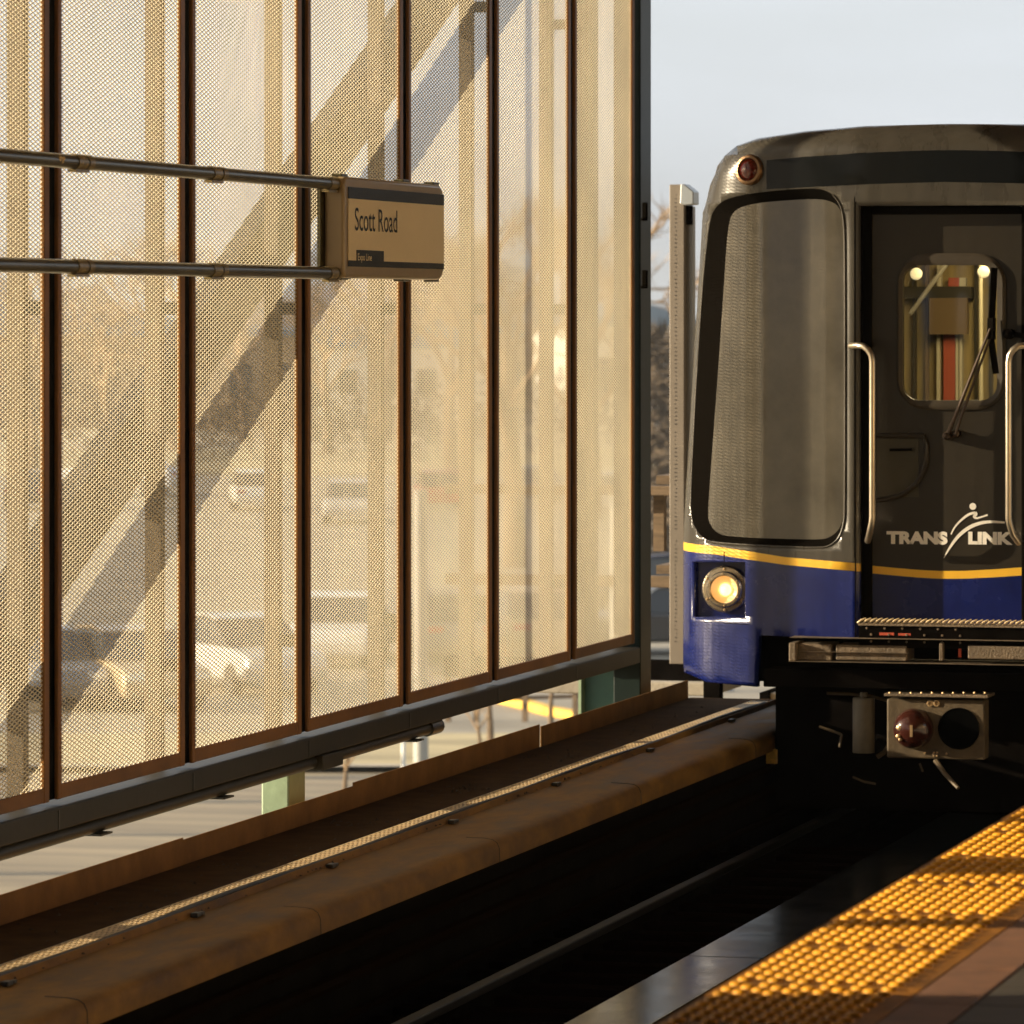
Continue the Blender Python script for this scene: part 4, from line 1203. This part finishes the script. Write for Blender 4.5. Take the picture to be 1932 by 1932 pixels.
for px in (840, 893, 985, 1080):
    p = far(px, 93.5, GZ); b = MB(); b.box(p, p + Vector((0.09, 0.09, 1.1))); b.build('fence_post', M_bark, t)


def branch(b, p, d, L, r, depth, tw):
    q = p + d * L
    mid = p + d * (L * .5) + Vector((random.uniform(-.05, .05), random.uniform(-.05, .05), 0)) * L
    b.tube([p, mid, q], [r, r * .85, r * .65], 5 if depth > 1 else 4, cap=False)
    if depth == 0:
        tw.append((q, d, L)); return
    for k in range(random.choice((2, 3))):
        a = Vector((random.gauss(0, 1), random.gauss(0, 1), random.gauss(0.25, .6))).normalized()
        nd = (d * 0.75 + a * 0.62).normalized()
        branch(b, q if k else p + d * L * .8, nd, L * random.uniform(.62, .82), r * .62, depth - 1, tw)


def tree_meshes(h, seed, depth=4, twigs=16, twr=0.012):
    random.seed(seed)
    tr = MB(); br = MB(); tw = []
    tr.tube([(0, 0, 0), (0.03 * h * .2, 0, h * .18), (0, 0.02 * h, h * .34)], [h * .026, h * .02, h * .016], 8)
    for k in range(4):
        a = k * 1.7 + random.random()
        d = Vector((math.cos(a) * .55, math.sin(a) * .55, random.uniform(.6, 1.0))).normalized()
        branch(br, Vector((0, 0.02 * h, h * random.uniform(.26, .34))), d, h * .2, h * .011, depth - 1, tw)
    branch(br, Vector((0, 0.02 * h, h * .33)), Vector((0, 0, 1)), h * .2, h * .013, depth - 1, tw)
    for q, d, L in tw:
        for k in range(twigs):
            a = (d * .7 + Vector((random.gauss(0, .7), random.gauss(0, .7), random.gauss(.2, .6)))).normalized()
            l = h * random.uniform(.03, .085)
            s = a.orthogonal().normalized() * (twr * h / 8)
            o_ = q - d * L * random.uniform(0, .9)
            e = o_ + a * l; m_ = o_ + a * l * .5 + Vector((random.gauss(0, .1), random.gauss(0, .1), random.gauss(0, .1))) * l
            br.add([o_ - s, o_ + s, m_ + s * .7, m_ - s * .7, e], [(0, 1, 2, 3), (3, 2, 4)])
    return tr.mesh('trunk', M_bark), br.mesh('crown', M_twig)


TREES = [tree_meshes(8, 11, 4, 14), tree_meshes(9, 23, 4, 16), tree_meshes(7, 37, 4, 14), tree_meshes(3.2, 5, 3, 6, 0.010)]
random.seed(99)


def tree(px, Zd, s, kind, label, group='bare trees beyond the car park'):
    t = thing('bare_tree', label, 'tree', far(px, Zd, GZ), group, absolute=False)
    for nm, me in zip(('trunk', 'crown'), TREES[kind]):
        o = bpy.data.objects.new(nm, me); C.objects.link(o); o.parent = t
    t.scale = (s, s, s); t.rotation_euler = (0, 0, random.uniform(0, 6.28))
    return t


tree(1100 - 128, 150, 1.55, 1, 'brown bare tree seen through the panel second from the end post')
tree(1120, 185, 1.5, 0, 'bare tree behind the narrow end panel')
tree(60, 230, 1.6, 0, 'bare tree seen through the panel at the left edge')
tree(205, 260, 1.6, 2, 'hazy bare tree seen through the second panel, left half')
tree(330, 280, 1.7, 1, 'hazy bare tree seen at the second dark slot')
tree(460, 300, 1.8, 0, 'hazy bare tree seen through the third panel')
tree(620, 270, 1.6, 2, 'hazy bare tree right below the station sign end cap')
tree(730, 300, 1.8, 1, 'hazy bare tree below the middle of the sign')
tree(850, 240, 1.7, 0, 'bare tree below the right corner of the sign')
tree(1246, 240, 1.0, 1, 'dark bare tree in the gap between green post and upright')
tree(1275, 260, 1.1, 2, 'dark bare tree behind the perforated upright')
tree(926, 88, 0.82, 3, 'young tree with rough dark trunk on the verge under the screen', 'saplings on the verge')
tree(1040, 92, 0.7, 3, 'pale leafless sapling in front of the yellow kerb', 'saplings on the verge')
tree(905, 86, 0.5, 3, 'thin leafless sapling left of the rough dark trunk', 'saplings on the verge')
tree(650, 78, 0.55, 3, 'spindly sapling right of the pale green column', 'saplings on the verge')


for px, Zd, sc, kd in ((-420, 68, 1.0, 0), (-560, 73, 1.1, 2), (-700, 78, 1.2, 1), (-380, 82, .9, 2), (-900, 64, 1.0, 0)):
    tree(px, Zd, sc, kd, 'bare street tree beyond the left edge of the photo', 'street trees beyond the left edge')
# parked cars
def car_proto():
    W, L = 0.88, 2.15
    b = MB()
    low = [(-L, 0.28), (-L - .05, 0.55), (-L + .02, 0.88), (-1.3, 0.95), (1.05, 0.93), (L - .1, 0.80), (L, 0.55), (L - .05, 0.28)]
    b.prism(low, lambda p: (-W, p[0], p[1]), lambda p: (W, p[0], p[1]))
    cab_ = [(-1.75, 0.94), (-1.25, 1.42), (-.2, 1.48), (0.35, 1.42), (1.15, 0.93)]
    roof = MB()
    n = len(cab_)
    g = MB(); g.add([(-W + .04, *p) for p in cab_] + [(-W + (0.18 if p[1] > 1.2 else .04), *p) for p in cab_], [])
    vs = []
    for sg in (-1, 1): vs += [(sg * (W - (0.17 if z > 1.2 else 0.03)), y, z) for y, z in cab_]
    g = MB(); g.add(vs, [tuple(range(n)), tuple(range(2 * n - 1, n - 1, -1))] + [(i, i + n, (i + 1) % n + n, (i + 1) % n) for i in range(n)])
    r = MB(); r.prism([(-1.3, 1.425), (-.2, 1.483), (0.38, 1.422), (0.3, 1.46), (-.25, 1.515), (-1.22, 1.46)], lambda p: (-W + .16, *p), lambda p: (W - .16, *p))
    wh = MB(); wh.lathe((0, 0, 0), (1, 0, 0), [(0, 0), (0.2, 0), (0.31, 0.02), (0.31, 0.2), (0.2, 0.21), (0, 0.21)], 18)
    hlb = MB(); hlb.box((-0.18, -0.02, -0.07), (0.18, 0.02, 0.07))
    return b, g, r, wh.mesh('wheel', M_tyre), hlb.mesh('headlight', mat('headlamp_glass', (0.8, 0.8, 0.75), 0.1)), hlb.mesh('tail_light', mat('tail_lamp', (0.4, 0.02, 0.02), 0.2))


_b, _g, _r, wh_me, hl_me, tl_me = car_proto()
gl_me = _g.mesh('windows', M_glassd)
BODY = {k: _b.mesh('body_panel', MATS['car_' + k]) for k in CARCOL}; ROOF = {k: _r.mesh('roof_panel', MATS['car_' + k]) for k in CARCOL}


def car(px, py, colr, rot, label, s=1.0):
    p = onZ(px, py, GZ + 0.03)
    t = thing('parked_car', label, 'car', p, 'cars in the car park', absolute=False)
    for nm, me in (('body', BODY[colr]), ('window', gl_me), ('roof', ROOF[colr])):
        o = bpy.data.objects.new(nm, me); C.objects.link(o); o.parent = t
        if nm == 'body':
            bv = o.modifiers.new('bevel', 'BEVEL'); bv.width = 0.08; bv.segments = 2
    for x in (-0.9, 0.69):
        for y in (-1.35, 1.35):
            o = bpy.data.objects.new('wheel', wh_me); C.objects.link(o); o.parent = t; o.location = (x, y, 0.31)
    for x in (-0.62, 0.62):
        o = bpy.data.objects.new('headlight', hl_me); C.objects.link(o); o.parent = t; o.location = (x, 2.1, 0.68)
        o = bpy.data.objects.new('tail_light', tl_me); C.objects.link(o); o.parent = t; o.location = (x, -2.18, 0.74)
    t.rotation_euler = (0, 0, rot); t.scale = (s, s, s)


HD = TH
car(455, 1300, 'silver', PI + HD + .5, 'silver car in the lower part of the third panel')
car(640, 1250, 'white', PI + HD - .1, 'white car in the lower part of the fourth panel')
car(820, 1240, 'grey', HD + .3, 'grey car low in the panel under the sign end')
car(1000, 1235, 'tan', HD + .2, 'tan car low in the panel second from the end post')
car(660, 985, 'silver', PI + HD, 'distant silver car halfway up the fourth panel')
car(480, 960, 'white', HD + .1, 'distant white car halfway up the third panel')
car(215, 935, 'white', HD + 1.4, 'distant white car halfway up the second panel', 1.25)
car(60, 960, 'black', HD, 'distant black car halfway up the left edge panel')
car(830, 960, 'red', HD + .1, 'distant red car under the right end of the sign')
car(1010, 950, 'grey', HD - .1, 'distant grey car in the panel second from the end post')
car(1150, 965, 'silver', HD - .1, 'distant silver car behind the narrow end panel')
car(250, 1330, 'tan', PI + HD + .4, 'tan car low in the second panel')
car(60, 1330, 'grey', PI + HD + .4, 'grey car low in the left edge panel')
car(1252, 1232, 'black', HD + PI / 2 + .2, 'dark blue car in the gap below the guardrail')
car(1245, 1160, 'dark blue', HD + PI / 2, 'second dark blue car further up in the gap beside the upright')


def building(px, Zd, w, d, h, roofh, label, mw, mr, rot=0.0, nwin=6):
    p = far(px, Zd, GZ)
    t = thing('building', label, 'building', p, None, absolute=False)
    b = MB(); b.box((-w / 2, 0, 0), (w / 2, d, h)); b.build('wall', mw, t)
    b = MB(); b.prism([(-w / 2 - .4, h + 0.003), (w / 2 + .4, h + 0.003), (w / 2 + .4, h + .25), (0, h + roofh), (-w / 2 - .4, h + .25)], lambda q: (q[0], -.4, q[1]), lambda q: (q[0], d + .4, q[1])); b.build('roof', mr, t)
    for i in range(nwin):
        x = -w / 2 + w * (i + .5) / nwin
        b = MB(); b.box((x - w / nwin * .25, -0.04, h * .35), (x + w / nwin * .25, 0.05, h * .7)); b.build('window', M_glassd, t)
    t.rotation_euler = (0, 0, HD + rot)


building(1215, 330, 7.5, 14, 6.6, 1.5, 'white building with blue grey roof seen in the gap past the green post', M_bwall, M_broof, 0.25, 3)
building(200, 330, 26, 12, 6, 1.6, 'long tan building behind the second panel', M_bbrown, M_broof, 0, 9)
building(620, 360, 22, 12, 5, 1.6, 'white low building behind the sign panel', M_bwall, M_broof, 0, 8)
building(930, 380, 16, 12, 5.5, 1.6, 'tan low building behind the panels near the end post', M_bbrown, M_broof, 0, 6)
b = MB(); random.seed(12)
for i in range(3800):
    px = random.uniform(1196, 1345); Zd = random.uniform(150, 166)
    z = random.uniform(GZ, 0.55) if random.random() < .8 else random.uniform(0, 0.9)
    p = far(px, Zd, z); l = random.uniform(.25, .6)
    a = Vector((random.gauss(0, 1), random.gauss(0, 1), random.gauss(.5, .7))).normalized() * l; s_ = a.orthogonal().normalized() * random.uniform(.03, .10)
    b.add([p - s_, p + s_, p + a], [(0, 1, 2)])
for k in range(14):
    px = random.uniform(1200, 1340); p = far(px, 158, GZ); b.tube([p, p + Vector((random.uniform(-.4, .4), 0, random.uniform(5, 6.6)))], [.1, .03], 5)
o = b.build('hedge', M_hedge, fix=False); tag(o, 'dense dark brown leafless hedge in the gap beside the upright', 'hedge', kind='stuff')
# brush and far hill
b = MB(); random.seed(4)
for i in range(9000):
    px = random.uniform(-500, 2300); Zd = random.uniform(255, 300)
    z = GZ + abs(random.gauss(0, 1)) * 1.7 + random.random() * 1.5
    p = far(px, Zd, z); l = random.uniform(.3, .8)
    a = Vector((random.gauss(0, 1), random.gauss(0, 1), random.gauss(.6, .7))).normalized() * l; s_ = a.orthogonal().normalized() * 0.09
    b.add([p - s_, p + s_, p + a], [(0, 1, 2)])
o = b.build('brush', M_hedge, fix=False); tag(o, 'dark leafless brush along the far side of the car park', 'brush', kind='stuff')
b = MB()
N = 120
vs = []
for i in range(N + 1):
    px = -2200 + 6500 * i / N
    hh = 12 + 5 * math.sin(i * .37) + 3 * math.sin(i * 1.3 + 1) + random.uniform(-1, 1)
    vs += [tuple(far(px, 900, GZ)), tuple(far(px, 960, GZ + hh)), tuple(far(px, 1300, GZ + hh * .6))]
b.add(vs, [(3 * i + j, 3 * i + 3 + j, 3 * i + 4 + j, 3 * i + 1 + j) for i in range(N) for j in (0, 1)])
o = b.build('hills', M_hill, smooth=True); structure(o, 'low hazy wooded hill on the horizon', 'hill')
# unseen pole added left of the frame to cast the train nose shadow
p = Vector((-9.2, 22.655, GZ))
t = thing('shadow_pole', 'unseen pole added beyond the left edge to shadow the train nose', 'street lamp', p)
b = MB(); b.tube([p, p + Vector((0, 0, 11))], [0.066, 0.06], 14); smooth_angle(b.build('shaft', M_polegrey, t))
b = MB(); b.box(p + Vector((-0.6, -.12, 11)), p + Vector((0.2, .12, 11.15))); b.build('pole_head', M_polegrey, t, bevel=.02)

b = MB(); b.box((-1500, -60, GZ - 1.2), (1500, 1450, 16))
hz = bpy.data.materials.new('haze_air'); hz.use_nodes = True
hn = hz.node_tree; hn.nodes.clear()
ho = hn.nodes.new('ShaderNodeOutputMaterial'); hv = hn.nodes.new('ShaderNodeVolumePrincipled')
hv.inputs['Color'].default_value = (0.97, 0.94, 0.86, 1); hv.inputs['Density'].default_value = 0.00045; hv.inputs['Anisotropy'].default_value = 0.72
hn.links.new(hv.outputs['Volume'], ho.inputs['Volume'])
o = b.build('haze', hz); tag(o, 'thin warm haze over the car park and hill', 'haze', kind='stuff')

# ------------------------------------------------------------------ light
SUN = Vector((1.0, 0.30, -0.25)).normalized()
ld = bpy.data.lights.new('sun', 'SUN'); ld.energy = 5.0; ld.angle = math.radians(0.55); ld.color = (1.0, 0.83, 0.58)
lo = bpy.data.objects.new('sun', ld); C.objects.link(lo); lo.rotation_euler = SUN.to_track_quat('-Z', 'Y').to_euler(); lo.location = (-40, -10, 30)
w = bpy.data.worlds.new('World'); SC.world = w; w.use_nodes = True
nt = w.node_tree; bg = nt.nodes['Background']
sky = nt.nodes.new('ShaderNodeTexSky'); sky.sky_type = 'NISHITA'; sky.sun_disc = False
sky.sun_elevation = math.asin(-SUN.z); sky.sun_rotation = math.atan2(-SUN.x, -SUN.y)
sky.dust_density = 4.0; sky.air_density = 1.0; sky.ozone_density = 1.0
tc = nt.nodes.new('ShaderNodeTexCoord')
mp = nt.nodes.new('ShaderNodeMapping'); mp.inputs['Scale'].default_value = (1.0, 1.0, 5.0)
nt.links.new(tc.outputs['Generated'], mp.inputs['Vector'])
ns = nt.nodes.new('ShaderNodeTexNoise'); ns.inputs['Scale'].default_value = 4.0; ns.inputs['Detail'].default_value = 5
nt.links.new(mp.outputs['Vector'], ns.inputs['Vector'])
mr = nt.nodes.new('ShaderNodeMapRange'); mr.inputs['From Min'].default_value = 0.3; mr.inputs['From Max'].default_value = 0.7
mr.inputs['To Min'].default_value = 0.64; mr.inputs['To Max'].default_value = 0.98
nt.links.new(ns.outputs['Fac'], mr.inputs['Value'])
mx = nt.nodes.new('ShaderNodeMix'); mx.data_type = 'RGBA'
nt.links.new(mr.outputs['Result'], mx.inputs['Factor'])
nt.links.new(sky.outputs['Color'], mx.inputs[6]); mx.inputs[7].default_value = (3.12, 3.32, 3.55, 1)
nt.links.new(mx.outputs[2], bg.inputs['Color']); bg.inputs['Strength'].default_value = 0.1

# ------------------------------------------------------------------ camera and render settings
cd = bpy.data.cameras.new('camera'); co = bpy.data.objects.new('camera', cd); C.objects.link(co)
co.location = (0, 0, H); co.rotation_euler = (PI / 2, 0, TH)
cd.sensor_width = 36; cd.lens = 36 * FPX / 1932
cd.shift_y = -(966 - HY) / 1932
cd.clip_start = 0.1; cd.clip_end = 6000
cd.dof.use_dof = True; cd.dof.focus_distance = 20.5; cd.dof.aperture_fstop = 8.0
SC.camera = co
SC.view_settings.view_transform = 'Standard'; SC.view_settings.look = 'None'; SC.view_settings.exposure = 1.4; SC.view_settings.gamma = 1.0
SC.render.engine = 'CYCLES'
SC.cycles.use_denoising = True
SC.cycles.max_bounces = 8; SC.cycles.transparent_max_bounces = 12
for o in bpy.data.objects:
    if '_abs' in o: del o['_abs']
